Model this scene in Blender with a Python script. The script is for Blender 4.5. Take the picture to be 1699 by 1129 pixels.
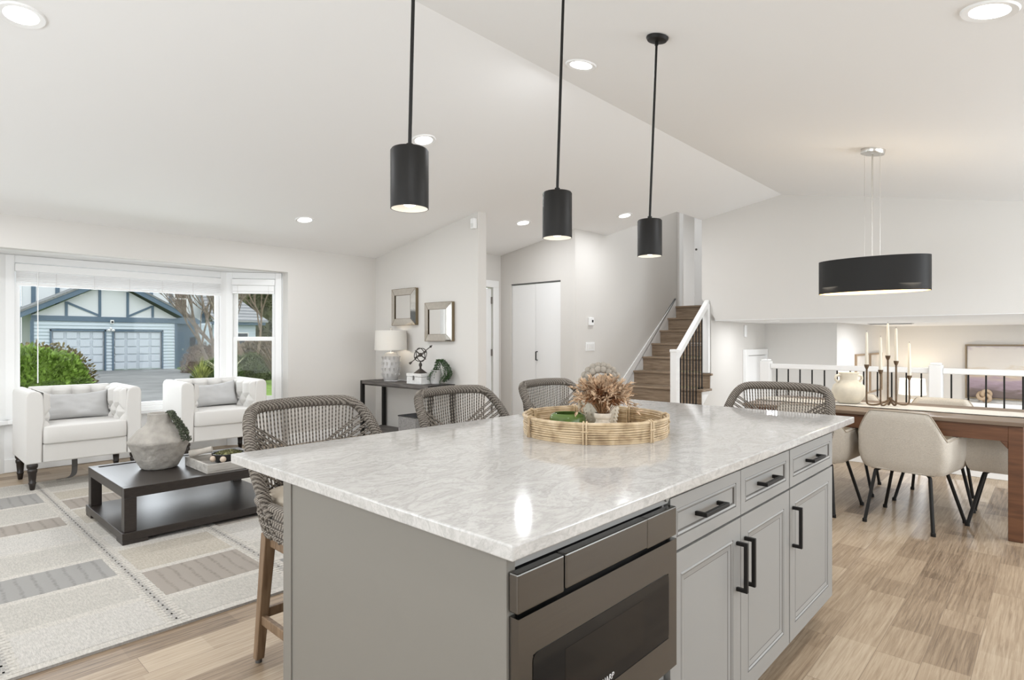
import bpy, bmesh, math, random
from mathutils import Vector, Matrix, noise
for o in list(bpy.data.objects): bpy.data.objects.remove(o)
S = bpy.context.scene
COL = S.collection
PI = math.pi
R = random.Random(7)

# ------------------------------------------------------------------ camera
cam_data = bpy.data.cameras.new('camera'); cam_data.sensor_width = 36.0
cam_data.lens = 972.0 / 1699.0 * 36.0; cam_data.clip_end = 300
cam = bpy.data.objects.new('camera', cam_data); COL.objects.link(cam)
cam.location = (0, 0, 1.285); cam.rotation_euler = (PI / 2, 0, math.radians(42.94 - 90))
S.camera = cam
# ------------------------------------------------------------------ world, exposure
W = bpy.data.worlds.new('overcast_sky'); S.world = W; W.use_nodes = True
bgn = W.node_tree.nodes['Background']; bgn.inputs[0].default_value = (0.93, 0.97, 1.0, 1); bgn.inputs[1].default_value = 1.9
S.view_settings.view_transform = 'Standard'; S.view_settings.look = 'None'
S.view_settings.gamma = 1.0; S.view_settings.use_curve_mapping = False
S.view_settings.exposure = -0.01
S.cycles.use_denoising = True
S.cycles.max_bounces = 10; S.cycles.diffuse_bounces = 5; S.cycles.transparent_max_bounces = 16
S.cycles.sample_clamp_indirect = 6.0

def light(name, kind, loc, power, color=(1, 0.97, 0.93), size=0.1, size_y=None, rot=(0, 0, 0), parent=None, spread=None):
    d = bpy.data.lights.new(name, kind); d.energy = power; d.color = color
    if kind == 'AREA':
        d.size = size
        if size_y: d.shape = 'RECTANGLE'; d.size_y = size_y
        else: d.shape = 'DISK'
        if spread: d.spread = spread
    else: d.shadow_soft_size = size
    o = bpy.data.objects.new(name, d); COL.objects.link(o); o.location = loc; o.rotation_euler = rot
    if parent: o.parent = parent
    return o
# unseen fill lights added to brighten the room; dining slider and bay give daylight
DAY = (0.87, 0.94, 1.0)
light('fill_light_back', 'AREA', (-2.9, 1.6, 1.15), 112, DAY, 3.4, 2.0, (PI / 2 + .75, 0, -PI / 2))  # added fill tilted up at the ceiling; the patio door is invented
light('fill_light_kitchen', 'AREA', (1.6, -2.7, 1.45), 45, DAY, 4.2, 1.4, (PI / 2 + .75, 0, 0))  # added fill at an invented kitchen window, aimed up to the ceiling
light('daylight_dining_slider', 'AREA', (5.6, -2.7, 1.2), 105, DAY, 2.2, 1.9, (PI / 2 + .7, 0, 0))
light('fill_light_living', 'AREA', (-2.9, 5.3, 1.4), 26, DAY, 1.8, 1.5, (PI / 2 + .6, 0, -PI / 2))  # fill added for the right ceiling slope; this window is made up
light('daylight_bay_window', 'AREA', (1.83, 8.6, 1.5), 110, DAY, 3.2, 2.2, (PI / 2 + .1, 0, PI))

# ------------------------------------------------------------------ materials
MATS = {}
def mat(name, col, rough=0.5, metal=0.0, var=0.0, vscale=8.0, bump=0.0, bscale=60.0, stretch=(1, 1, 1), emit=0.0, spec=0.5, coat=0.0, sheen=0.0):
    if name in MATS: return MATS[name]
    m = bpy.data.materials.new(name); m.use_nodes = True; nt = m.node_tree; N = nt.nodes; L = nt.links
    b = N['Principled BSDF']; b.inputs['Base Color'].default_value = (*col, 1); b.inputs['Roughness'].default_value = rough
    b.inputs['Metallic'].default_value = metal; b.inputs['Specular IOR Level'].default_value = spec
    b.inputs['Coat Weight'].default_value = coat; b.inputs['Sheen Weight'].default_value = sheen
    if emit: b.inputs['Emission Color'].default_value = (*col, 1); b.inputs['Emission Strength'].default_value = emit
    if var or bump:
        tc = N.new('ShaderNodeTexCoord'); mp = N.new('ShaderNodeMapping'); mp.inputs['Scale'].default_value = stretch
        L.new(tc.outputs['Object'], mp.inputs['Vector'])
    if var:
        n = N.new('ShaderNodeTexNoise'); n.inputs['Scale'].default_value = vscale; n.inputs['Detail'].default_value = 6
        L.new(mp.outputs[0], n.inputs['Vector'])
        r = N.new('ShaderNodeValToRGB'); r.color_ramp.elements[0].position = 0.3; r.color_ramp.elements[1].position = 0.7
        r.color_ramp.elements[0].color = (*[max(0, c * (1 - var)) for c in col], 1)
        r.color_ramp.elements[1].color = (*[min(1, c * (1 + var)) for c in col], 1)
        L.new(n.outputs['Fac'], r.inputs[0]); L.new(r.outputs[0], b.inputs['Base Color'])
    if bump:
        n2 = N.new('ShaderNodeTexNoise'); n2.inputs['Scale'].default_value = bscale; n2.inputs['Detail'].default_value = 3
        L.new(mp.outputs[0], n2.inputs['Vector'])
        bp = N.new('ShaderNodeBump'); bp.inputs['Strength'].default_value = bump; bp.inputs['Distance'].default_value = 0.01
        L.new(n2.outputs['Fac'], bp.inputs['Height']); L.new(bp.outputs[0], b.inputs['Normal'])
    MATS[name] = m
    return m

def ramp(N, pts):
    r = N.new('ShaderNodeValToRGB'); e = r.color_ramp.elements
    while len(e) < len(pts): e.new(0.5)
    for k, (p, c) in enumerate(pts): e[k].position = p; e[k].color = (*c, 1)
    return r

def wood(name, cols, scale=(1.2, 14, 14), rough=0.5, nscale=3.0, bump=0.1):
    m = bpy.data.materials.new(name); m.use_nodes = True; N = m.node_tree.nodes; L = m.node_tree.links; b = N['Principled BSDF']
    tc = N.new('ShaderNodeTexCoord'); mp = N.new('ShaderNodeMapping'); mp.inputs['Scale'].default_value = scale
    L.new(tc.outputs['Object'], mp.inputs['Vector'])
    n = N.new('ShaderNodeTexNoise'); n.inputs['Scale'].default_value = nscale; n.inputs['Detail'].default_value = 8; n.inputs['Distortion'].default_value = 0.6
    L.new(mp.outputs[0], n.inputs['Vector'])
    r = ramp(N, [(0.3, cols[0]), (0.5, cols[1]), (0.72, cols[2])]); L.new(n.outputs['Fac'], r.inputs[0]); L.new(r.outputs[0], b.inputs['Base Color'])
    b.inputs['Roughness'].default_value = rough
    if bump:
        bp = N.new('ShaderNodeBump'); bp.inputs['Strength'].default_value = bump; bp.inputs['Distance'].default_value = 0.004
        L.new(n.outputs['Fac'], bp.inputs['Height']); L.new(bp.outputs[0], b.inputs['Normal'])
    MATS[name] = m; return m

def floor_material():
    m = bpy.data.materials.new('vinyl_plank'); m.use_nodes = True; N = m.node_tree.nodes; L = m.node_tree.links; b = N['Principled BSDF']
    tc = N.new('ShaderNodeTexCoord')
    mp = N.new('ShaderNodeMapping'); mp.inputs['Location'].default_value = (0.35, 0.07, 0); L.new(tc.outputs['Object'], mp.inputs['Vector'])
    br = N.new('ShaderNodeTexBrick'); br.offset = 0.37; br.offset_frequency = 2; br.squash = 1.0
    br.inputs['Color1'].default_value = (0, 0, 0, 1); br.inputs['Color2'].default_value = (1, 1, 1, 1); br.inputs['Mortar'].default_value = (0.35, 0.35, 0.35, 1)
    br.inputs['Scale'].default_value = 1.0; br.inputs['Mortar Size'].default_value = 0.0012; br.inputs['Brick Width'].default_value = 1.05; br.inputs['Row Height'].default_value = 0.155
    L.new(mp.outputs[0], br.inputs['Vector'])
    # block figure inside planks
    br2 = N.new('ShaderNodeTexBrick'); br2.offset = 0.61; br2.inputs['Color1'].default_value = (0, 0, 0, 1); br2.inputs['Color2'].default_value = (1, 1, 1, 1)
    br2.inputs['Mortar'].default_value = (0.5, 0.5, 0.5, 1); br2.inputs['Scale'].default_value = 1.0; br2.inputs['Mortar Size'].default_value = 0.0
    br2.inputs['Brick Width'].default_value = 0.43; br2.inputs['Row Height'].default_value = 0.155; L.new(mp.outputs[0], br2.inputs['Vector'])
    st = N.new('ShaderNodeMapping'); st.inputs['Scale'].default_value = (1.3, 34, 1); L.new(tc.outputs['Object'], st.inputs['Vector'])
    addv = N.new('ShaderNodeVectorMath'); addv.operation = 'ADD'; L.new(st.outputs[0], addv.inputs[0])
    sc = N.new('ShaderNodeVectorMath'); sc.operation = 'SCALE'; sc.inputs['Scale'].default_value = 7.3
    L.new(br.outputs['Color'], sc.inputs[0]); L.new(sc.outputs[0], addv.inputs[1])
    n = N.new('ShaderNodeTexNoise'); n.inputs['Scale'].default_value = 3.0; n.inputs['Detail'].default_value = 9; n.inputs['Roughness'].default_value = 0.68; n.inputs['Distortion'].default_value = 0.55
    L.new(addv.outputs[0], n.inputs['Vector'])
    r = ramp(N, [(0.20, (0.13, 0.088, 0.055)), (0.40, (0.275, 0.198, 0.13)), (0.58, (0.385, 0.292, 0.20)), (0.80, (0.49, 0.395, 0.29))])
    mx = N.new('ShaderNodeMath'); mx.operation = 'MULTIPLY_ADD'; mx.inputs[1].default_value = 0.34
    sep = N.new('ShaderNodeSeparateColor'); L.new(br.outputs['Color'], sep.inputs[0])
    sep2 = N.new('ShaderNodeSeparateColor'); L.new(br2.outputs['Color'], sep2.inputs[0])
    L.new(sep.outputs[0], mx.inputs[0]); L.new(n.outputs['Fac'], mx.inputs[2])
    mx2 = N.new('ShaderNodeMath'); mx2.operation = 'MULTIPLY_ADD'; mx2.inputs[1].default_value = 0.20
    L.new(sep2.outputs[0], mx2.inputs[0]); L.new(mx.outputs[0], mx2.inputs[2])
    sub = N.new('ShaderNodeMath'); sub.operation = 'SUBTRACT'; sub.inputs[1].default_value = 0.275; L.new(mx2.outputs[0], sub.inputs[0])
    L.new(sub.outputs[0], r.inputs[0])
    mm = N.new('ShaderNodeMix'); mm.data_type = 'RGBA'; L.new(br.outputs['Fac'], mm.inputs['Factor']); L.new(r.outputs[0], mm.inputs['A']); mm.inputs['B'].default_value = (0.22, 0.16, 0.11, 1)
    L.new(mm.outputs['Result'], b.inputs['Base Color']); b.inputs['Roughness'].default_value = 0.44; b.inputs['Specular IOR Level'].default_value = 0.38
    bp = N.new('ShaderNodeBump'); bp.inputs['Strength'].default_value = 0.12; bp.inputs['Distance'].default_value = 0.003
    L.new(n.outputs['Fac'], bp.inputs['Height']); L.new(bp.outputs[0], b.inputs['Normal'])
    return m

def quartz_material():
    m = bpy.data.materials.new('quartz'); m.use_nodes = True; N = m.node_tree.nodes; L = m.node_tree.links; b = N['Principled BSDF']
    tc = N.new('ShaderNodeTexCoord'); mp = N.new('ShaderNodeMapping'); mp.inputs['Scale'].default_value = (1.0, 1.9, 1.5); L.new(tc.outputs['Object'], mp.inputs['Vector'])
    n1 = N.new('ShaderNodeTexNoise'); n1.inputs['Scale'].default_value = 5.5; n1.inputs['Detail'].default_value = 10; n1.inputs['Roughness'].default_value = 0.62; n1.inputs['Distortion'].default_value = 1.6
    L.new(mp.outputs[0], n1.inputs['Vector'])
    r1 = ramp(N, [(0.40, (0.524, 0.515, 0.501)), (0.465, (0.446, 0.437, 0.423)), (0.50, (0.515, 0.506, 0.492)), (0.56, (0.561, 0.552, 0.538)), (0.60, (0.483, 0.474, 0.460)), (0.66, (0.534, 0.524, 0.511))])
    L.new(n1.outputs['Fac'], r1.inputs[0])
    n2 = N.new('ShaderNodeTexNoise'); n2.inputs['Scale'].default_value = 34; n2.inputs['Detail'].default_value = 4; n2.inputs['Distortion'].default_value = 2.2; L.new(mp.outputs[0], n2.inputs['Vector'])
    r2 = ramp(N, [(0.40, (0.90, 0.89, 0.875)), (0.52, (1, 0.99, 0.975)), (0.7, (0.96, 0.95, 0.935))]); L.new(n2.outputs['Fac'], r2.inputs[0])
    mu = N.new('ShaderNodeMix'); mu.data_type = 'RGBA'; mu.blend_type = 'MULTIPLY'; mu.inputs['Factor'].default_value = 1.0
    L.new(r1.outputs[0], mu.inputs['A']); L.new(r2.outputs[0], mu.inputs['B']); L.new(mu.outputs['Result'], b.inputs['Base Color'])
    b.inputs['Roughness'].default_value = 0.075
    return m

def glass_material(name, tint=(1, 1, 1), refl=1.0):
    m = bpy.data.materials.new(name); m.use_nodes = True; N = m.node_tree.nodes; L = m.node_tree.links
    N.remove(N['Principled BSDF']); out = N['Material Output']
    t = N.new('ShaderNodeBsdfTransparent'); t.inputs[0].default_value = (*tint, 1)
    g = N.new('ShaderNodeBsdfGlossy'); g.inputs['Roughness'].default_value = 0.02
    f = N.new('ShaderNodeFresnel'); f.inputs['IOR'].default_value = 1.16
    x = N.new('ShaderNodeMixShader'); L.new(f.outputs[0], x.inputs[0]); L.new(t.outputs[0], x.inputs[1]); L.new(g.outputs[0], x.inputs[2]); L.new(x.outputs[0], out.inputs[0])
    MATS[name] = m; return m

def striped(name, c0, c1, scale, axis='X', rough=0.9, bump=0.0, dist=0.0, thr=(0.35, 0.65)):
    m = bpy.data.materials.new(name); m.use_nodes = True; N = m.node_tree.nodes; L = m.node_tree.links; b = N['Principled BSDF']
    tc = N.new('ShaderNodeTexCoord'); w = N.new('ShaderNodeTexWave'); w.bands_direction = axis; w.inputs['Scale'].default_value = scale
    w.inputs['Distortion'].default_value = dist; w.inputs['Detail'].default_value = 3; L.new(tc.outputs['Object'], w.inputs['Vector'])
    n = N.new('ShaderNodeTexNoise'); n.inputs['Scale'].default_value = 60; n.inputs['Detail'].default_value = 4; L.new(tc.outputs['Object'], n.inputs['Vector'])
    a = N.new('ShaderNodeMath'); a.operation = 'MULTIPLY_ADD'; a.inputs[1].default_value = 0.5; L.new(w.outputs['Fac'], a.inputs[0])
    h = N.new('ShaderNodeMath'); h.operation = 'MULTIPLY'; h.inputs[1].default_value = 0.5; L.new(n.outputs['Fac'], h.inputs[0]); L.new(h.outputs[0], a.inputs[2])
    r = ramp(N, [(thr[0], c0), (thr[1], c1)]); L.new(a.outputs[0], r.inputs[0]); L.new(r.outputs[0], b.inputs['Base Color']); b.inputs['Roughness'].default_value = rough
    if bump:
        bp = N.new('ShaderNodeBump'); bp.inputs['Strength'].default_value = bump; bp.inputs['Distance'].default_value = 0.004
        L.new(a.outputs[0], bp.inputs['Height']); L.new(bp.outputs[0], b.inputs['Normal'])
    MATS[name] = m; return m

M_WALL = mat('wall_paint', (0.655, 0.632, 0.60), 0.9, bump=0.04, bscale=140)
M_CEIL = mat('ceiling_paint', (0.86, 0.857, 0.85), 0.95)
M_TRIM = mat('white_trim', (0.84, 0.838, 0.83), 0.45)
M_FLOOR = floor_material(); M_QUARTZ = quartz_material()
M_GLASS = glass_material('window_glass')
M_BLACK = mat('black_metal', (0.010, 0.009, 0.008), 0.5, spec=0.28)
M_CAB = mat('cabinet_gray', (0.285, 0.28, 0.268), 0.42)
M_GLAZE = mat('dark_glaze', (0.10, 0.09, 0.08), 0.6)
M_STEEL = mat('brushed_steel', (0.155, 0.149, 0.14), 0.27, 1.0, var=0.06, vscale=4, stretch=(1, 1, 120))
M_BLKGLASS = mat('black_glass', (0.008, 0.0075, 0.007), 0.06, spec=0.2)
M_LED = mat('lamp_lens', (1, 0.985, 0.96), 0.4, emit=9.0)
M_OAK = wood('stair_oak', [(0.17, 0.115, 0.07), (0.25, 0.18, 0.12), (0.33, 0.25, 0.175)], (14, 1.3, 14), 0.45)

# ------------------------------------------------------------------ mesh helper
class MB:
    def __init__(s): s.bm = bmesh.new(); s.mi = 0
    def face(s, vs):
        try: f = s.bm.faces.new(vs); f.material_index = s.mi; return f
        except ValueError: return None
    def box(s, x0, x1, y0, y1, z0, z1):
        v = [s.bm.verts.new(p) for p in ((x0, y0, z0), (x1, y0, z0), (x1, y1, z0), (x0, y1, z0), (x0, y0, z1), (x1, y0, z1), (x1, y1, z1), (x0, y1, z1))]
        for q in ((0, 3, 2, 1), (4, 5, 6, 7), (0, 1, 5, 4), (1, 2, 6, 5), (2, 3, 7, 6), (3, 0, 4, 7)): s.face([v[i] for i in q])
        return s
    def hexa(s, a, b):
        # a, b: two lists of four points (bottom ring, top ring)
        va = [s.bm.verts.new(p) for p in a]; vb = [s.bm.verts.new(p) for p in b]; n = len(va)
        s.face(va[::-1]); s.face(vb)
        for i in range(n): s.face([va[i], va[(i + 1) % n], vb[(i + 1) % n], vb[i]])
        return s
    def prism(s, poly, axis, a0, a1):
        # poly: 2D points; axis 'x' -> (y,z), 'y' -> (x,z), 'z' -> (x,y)
        f = {'x': lambda p, a: (a, p[0], p[1]), 'y': lambda p, a: (p[0], a, p[1]), 'z': lambda p, a: (p[0], p[1], a)}[axis]
        return s.hexa([f(p, a0) for p in poly], [f(p, a1) for p in poly])
    def ring(s, c, u, v, r, n, ru=1.0, rv=1.0):
        return [s.bm.verts.new(c + u * (r * ru * math.cos(2 * PI * k / n)) + v * (r * rv * math.sin(2 * PI * k / n))) for k in range(n)]
    def tube(s, pts, r, n=8, closed=False, cap=True):
        pts = [Vector(p) for p in pts]; m = len(pts); rr = r if isinstance(r, (list, tuple)) else [r] * m
        def tan(i):
            a = pts[(i - 1) % m] if (closed or i > 0) else pts[i]; b = pts[(i + 1) % m] if (closed or i < m - 1) else pts[i]
            t = b - a; return t.normalized() if t.length > 1e-9 else Vector((0, 0, 1))
        t0 = tan(0); u = t0.orthogonal().normalized(); rings = []
        for i in range(m):
            t = tan(i); u = (u - t * u.dot(t))
            u = u.normalized() if u.length > 1e-6 else t.orthogonal().normalized()
            rings.append(s.ring(pts[i], u, t.cross(u), rr[i], n))
        for i in range(m if closed else m - 1):
            a, b = rings[i], rings[(i + 1) % m]
            off = 0
            if closed and i == m - 1:
                off = min(range(n), key=lambda o: (a[0].co - b[o].co).length)
            for k in range(n): s.face([a[k], a[(k + 1) % n], b[(k + 1 + off) % n], b[(k + off) % n]])
        if cap and not closed: s.face(rings[0][::-1]); s.face(rings[-1])
        return s
    def cyl(s, p0, p1, r0, r1=None, n=16): return s.tube([p0, p1], [r0, r0 if r1 is None else r1], n)
    def lathe(s, prof, n=32, c=(0, 0, 0), sx=1.0, sy=1.0, fn=None):
        rings = []
        for (r, z) in prof:
            if r < 1e-6: rings.append([s.bm.verts.new((c[0], c[1], c[2] + z))])
            else:
                ring = []
                for k in range(n):
                    a = 2 * PI * k / n; rr = r * (fn(a, z) if fn else 1.0)
                    ring.append(s.bm.verts.new((c[0] + rr * sx * math.cos(a), c[1] + rr * sy * math.sin(a), c[2] + z)))
                rings.append(ring)
        for a, b in zip(rings, rings[1:]):
            if len(a) == 1 and len(b) == 1: continue
            for k in range(n):
                if len(a) == 1: s.face([a[0], b[(k + 1) % n], b[k]])
                elif len(b) == 1: s.face([a[k], a[(k + 1) % n], b[0]])
                else: s.face([a[k], a[(k + 1) % n], b[(k + 1) % n], b[k]])
        return s
    def ball(s, c, r, n=10, m=6, sc=(1, 1, 1)):
        prof = [(r * math.sin(PI * i / m) * 1.0, -r * math.cos(PI * i / m) * sc[2]) for i in range(m + 1)]
        return s.lathe(prof, n, c, sc[0], sc[1])
    def grid(s, fn, nu, nv, wrap=False):
        g = [[s.bm.verts.new(fn(i / nu, j / nv)) for j in range(nv + 1)] for i in range(nu if wrap else nu + 1)]
        for i in range(nu):
            for j in range(nv):
                a, b = g[i], g[(i + 1) % len(g)]
                s.face([a[j], b[j], b[j + 1], a[j + 1]])
        return g
    def leaf(s, c, d, up, l, w):
        c = Vector(c); d = Vector(d).normalized(); sd = d.cross(Vector(up));
        sd = sd.normalized() if sd.length > 1e-4 else d.orthogonal().normalized()
        nrm = sd.cross(d).normalized()
        v = [s.bm.verts.new(p) for p in (c, c + d * l * .45 + sd * w + nrm * w * .3, c + d * l, c + d * l * .45 - sd * w + nrm * w * .3)]
        s.face([v[0], v[1], v[2]]); s.face([v[0], v[2], v[3]])
    def build(s, name, m, parent=None, smooth=True, bevel=0.0, seg=2, sub=0, ang=0.65, loc=None, rot=None, recalc=True):
        if recalc: bmesh.ops.recalc_face_normals(s.bm, faces=s.bm.faces)
        if smooth:
            for f in s.bm.faces: f.smooth = True
            for e in s.bm.edges:
                if len(e.link_faces) == 2 and e.calc_face_angle(0) > ang: e.smooth = False
        me = bpy.data.meshes.new(name); s.bm.to_mesh(me); s.bm.free()
        for q in (m if isinstance(m, (list, tuple)) else [m]): me.materials.append(q)
        o = bpy.data.objects.new(name, me); COL.objects.link(o)
        if parent: o.parent = parent
        if loc: o.location = loc
        if rot: o.rotation_euler = rot
        if bevel:
            b = o.modifiers.new('edge', 'BEVEL'); b.width = bevel; b.segments = seg; b.limit_method = 'ANGLE'; b.angle_limit = 0.6
        if sub:
            b = o.modifiers.new('smooth', 'SUBSURF'); b.levels = sub; b.render_levels = sub
        return o

def tag(o, label=None, cat=None, group=None, kind=None):
    if label: o['label'] = label
    if cat: o['category'] = cat
    if group: o['group'] = group
    if kind: o['kind'] = kind
    return o
def thing(name, label, cat, loc=(0, 0, 0), rz=0.0, group=None):
    o = bpy.data.objects.new(name, None); COL.objects.link(o); o.empty_display_size = 0.05
    o.location = loc; o.rotation_euler = (0, 0, rz); return tag(o, label, cat, group)
def copy_tree(o, parent=None):
    c = o.copy(); COL.objects.link(c)
    if parent: c.parent = parent
    for ch in list(o.children):
        if ch.type == 'LIGHT' or ch is c: continue
        copy_tree(ch, c)
    return c
def struct(o, label=None, cat=None): return tag(o, label, cat, kind='structure')
def spline(pts, n=6, closed=False):
    P = [Vector(p) for p in pts]; out = []; m = len(P)
    for i in range(m if closed else m - 1):
        g = lambda k: P[k % m] if closed else P[max(0, min(m - 1, k))]
        p0, p1, p2, p3 = g(i - 1), g(i), g(i + 1), g(i + 2)
        for k in range(n):
            t = k / n
            out.append(0.5 * ((2 * p1) + (p2 - p0) * t + (2 * p0 - 5 * p1 + 4 * p2 - p3) * t * t + (3 * p1 - p0 - 3 * p2 + p3) * t ** 3))
    if not closed: out.append(P[-1])
    return out
# ================================================================== THE SETTING
RY, RZ = 2.565, 3.137                      # the ridge of the vaulted ceiling runs along x
def zc(y): return RZ - 0.167 * (y - RY) if y > RY else max(RZ - 0.2 * (RY - y), 2.344)
XF = 7.79
# floor of the main level
f = MB(); f.prism([(-3.1, -2.9), (7.0, -2.9), (7.0, 3.62), (9.3, 3.62), (9.3, 4.84), (6.43, 4.84), (6.43, 6.22), (4.7, 6.22), (4.7, 7.02), (3.45, 7.02), (2.9, 7.56), (0.76, 7.56), (0.2, 7.02), (-3.1, 7.02)], 'z', -0.25, 0.0)
struct(f.build('floor', M_FLOOR, smooth=False), 'light brown wood look plank floor of the main level', 'floor')
# ceilings
c = MB(); T = 0.12
def slope(x0, x1, y0, y1):
    c.hexa([(x0, y0, zc(y0)), (x1, y0, zc(y0)), (x1, y1, zc(y1)), (x0, y1, zc(y1))], [(x0, y0, zc(y0) + T), (x1, y0, zc(y0) + T), (x1, y1, zc(y1) + T), (x0, y1, zc(y1) + T)])
slope(-3.1, XF + .1, RY, 3.63); slope(-3.1, 7.05, 3.63, 4.72); slope(-3.1, 6.43, 4.72, 7.02)
slope(-3.1, XF + .1, -1.4, RY); slope(-3.1, XF + .1, -2.9, -1.4)
struct(c.build('ceiling', M_CEIL, smooth=False), 'white vaulted ceiling with a long ridge', 'ceiling')
def wall(name, label, fn, m=None):
    b = MB(); fn(b); return struct(b.build(name, m or M_WALL, smooth=False), label, 'wall')
def fwin(b):
    b.prism([(-3.1, 0), (0.28, 0), (0.28, zc(6.89)), (-3.1, zc(6.89))], 'y', 6.89, 7.02)
    b.prism([(3.38, 0), (4.77, 0), (4.77, zc(6.89)), (3.38, zc(6.89))], 'y', 6.89, 7.02)
    b.prism([(0.28, 2.115), (3.38, 2.115), (3.38, zc(6.89)), (0.28, zc(6.89))], 'y', 6.89, 7.02)
wall('wall_front', 'greige wall around the white bay window', fwin)
wall('wall_entry', 'short greige wall holding the two mirrors', lambda b: b.prism([(4.848, 0), (6.89, 0), (6.89, zc(6.89)), (4.848, zc(4.848))], 'x', 4.64, 4.77))
wall('wall_door', 'narrow wall holding the front door in the entry', lambda b: b.prism([(4.77, 0), (5.18, 0), (5.18, 2.06), (6.15, 2.06), (6.15, 0), (6.31, 0), (6.31, zc(6.1)), (4.77, zc(6.1))], 'y', 6.1, 6.22))
def fclo(b):
    b.prism([(4.72, 0), (4.966, 0), (4.966, 2.105), (5.89, 2.105), (5.89, 0), (6.22, 0), (6.22, zc(6.22)), (4.72, zc(4.72))], 'x', 6.31, 6.43)
wall('wall_closet', 'greige wall around the white closet door', fclo)
wall('wall_stair', 'greige wall beside the stairs carrying the thermostat', lambda b: b.box(6.311, 9.32, 4.721, 4.84, 0, 4.35))
wall('wall_far', 'greige gable wall above the opening to the lower level', lambda b: b.prism([(3.63, zc(3.63)), (3.63, 1.86), (3.43, 1.558), (-2.9, 1.558), (-2.9, zc(-2.9)), (-1.4, zc(-1.4)), (RY, RZ)], 'x', XF, XF + .12))
wall('wall_right', 'kitchen wall behind the camera', lambda b: (b.box(-3.1, -.7, -2.92, -2.8, 0, 2.5), b.box(3.9, 4.5, -2.92, -2.8, 0, 2.5), b.box(6.7, 7.9, -2.92, -2.8, 0, 2.5), b.box(4.5, 6.7, -2.92, -2.8, 2.15, 2.5), b.box(-.7, 3.9, -2.92, -2.8, 0, .75), b.box(-.7, 3.9, -2.92, -2.8, 2.15, 2.5)))
wall('wall_back', 'wall behind the camera with openings added for the fill lights', lambda b: (b.box(-3.12, -3, -2.9, -.2, 0, 3.3), b.box(-3.12, -3, 3.4, 4.4, 0, 3.3), b.box(-3.12, -3, 6.2, 7.02, 0, 3.3), b.box(-3.12, -3, 4.4, 6.2, 0, .6), b.box(-3.12, -3, 4.4, 6.2, 2.15, 3.3), b.box(-3.12, -3, -.2, 3.4, 2.15, 3.3)))  # both openings are invented to hold the added fill lights
# upper hall, hidden shaft above the stairs
wall('wall_shaft', 'upper walls of the stairwell', lambda b: (b.box(XF + .12, 9.2, 3.50, 3.63, 1.6, 4.35), b.box(7.05, 7.09, 3.63, 4.72, zc(3.63) + .121, 4.35), b.box(7.05, XF + .1, 3.57, 3.63, zc(3.63) + .125, 4.35)))
wall('wall_landing', 'wall with the white doorway at the head of the stairs', lambda b: (b.box(9.2, 9.3, 3.50, 3.86, 1.85, 4.35), b.box(9.2, 9.3, 4.68, 4.72, 1.85, 4.35), b.box(9.2, 9.3, 3.86, 4.68, 3.92, 4.35)))
wall('wall_hall', 'far white wall of the upstairs hall', lambda b: (b.box(13.6, 13.7, 2.5, 6.5, 1.85, 4.4), b.box(9.3, 13.7, 6.4, 6.5, 1.85, 4.4), b.box(9.3, 13.7, 2.5, 2.6, 1.85, 4.4)), M_TRIM)
b = MB(); b.box(7.05, 13.7, 2.5, 6.5, 4.35, 4.45); struct(b.build('ceiling_upper', M_CEIL, smooth=False), 'flat ceiling of the upstairs hall', 'ceiling')
b = MB(); b.box(9.2, 13.7, 2.5, 6.5, 1.70, 1.854); struct(b.build('floor_upper', M_OAK, smooth=False), 'upstairs hall floor', 'floor')
# lower level
b = MB(); b.box(7.0, 13.7, -3.4, 3.62, -1.1, -0.95); struct(b.build('floor_lower', mat('carpet', (0.5, 0.47, 0.43), 0.95), smooth=False), 'carpeted floor of the lower level', 'floor')
b = MB(); b.box(XF + .12, 13.6, -3.4, 3.50, 1.55, 1.69); b.box(XF, XF + .12, -3.4, 3.43, 1.55, 1.557); struct(b.build('ceiling_lower', M_CEIL, smooth=False), 'low flat ceiling of the lower level', 'ceiling')
wall('wall_lower_side', 'light wall under the stairs running into the lower level', lambda b: b.prism([(7.05, -.95), (9.84, -.95), (9.84, 1.86), (7.92, 1.86), (7.92, 1.557), (7.80, 1.557), (7.80, .60), (7.05, .03)], 'y', 3.50, 3.62))
wall('wall_niche', 'darker greige wall at the end of the lower hall', lambda b: b.box(9.84, 9.96, 2.44, 3.50, -.95, 1.55))
wall('wall_lower_left', 'light wall with two framed prints in the lower room', lambda b: b.box(9.961, 13.4, 2.44, 2.56, -.95, 1.55))
wall('wall_lower_far', 'far wall of the lower room behind the large painting', lambda b: b.box(13.4, 13.52, -3.4, 2.439, -.95, 1.55))
wall('wall_lower_right', 'right wall of the lower room', lambda b: b.box(7.0, 13.4, -3.52, -3.4, -.95, 1.55))
b = MB(); b.box(6.98, 7.1, -2.9, 2.62, .001, .11); struct(b.build('trim_1', M_TRIM, smooth=False, bevel=.004), 'white kerb under the railing', 'trim')
def board(name, label, *boxes):
    b = MB()
    for q in boxes: b.box(*q)
    struct(b.build(name, M_TRIM, smooth=False, bevel=.004), label, 'baseboard')
board('baseboard_front', 'white baseboard under the bay window wall', (3.38, 4.64, 6.874, 6.889, .001, .13), (-3, .28, 6.874, 6.889, .001, .13))
board('baseboard_entry', 'white baseboard behind the console table', (4.625, 4.639, 4.85, 6.87, .001, .13), (4.64, 4.77, 4.834, 4.847, .001, .13))
board('baseboard_stair', 'white baseboard below the thermostat', (6.32, 6.94, 4.706, 4.72, .001, .13))
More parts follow.
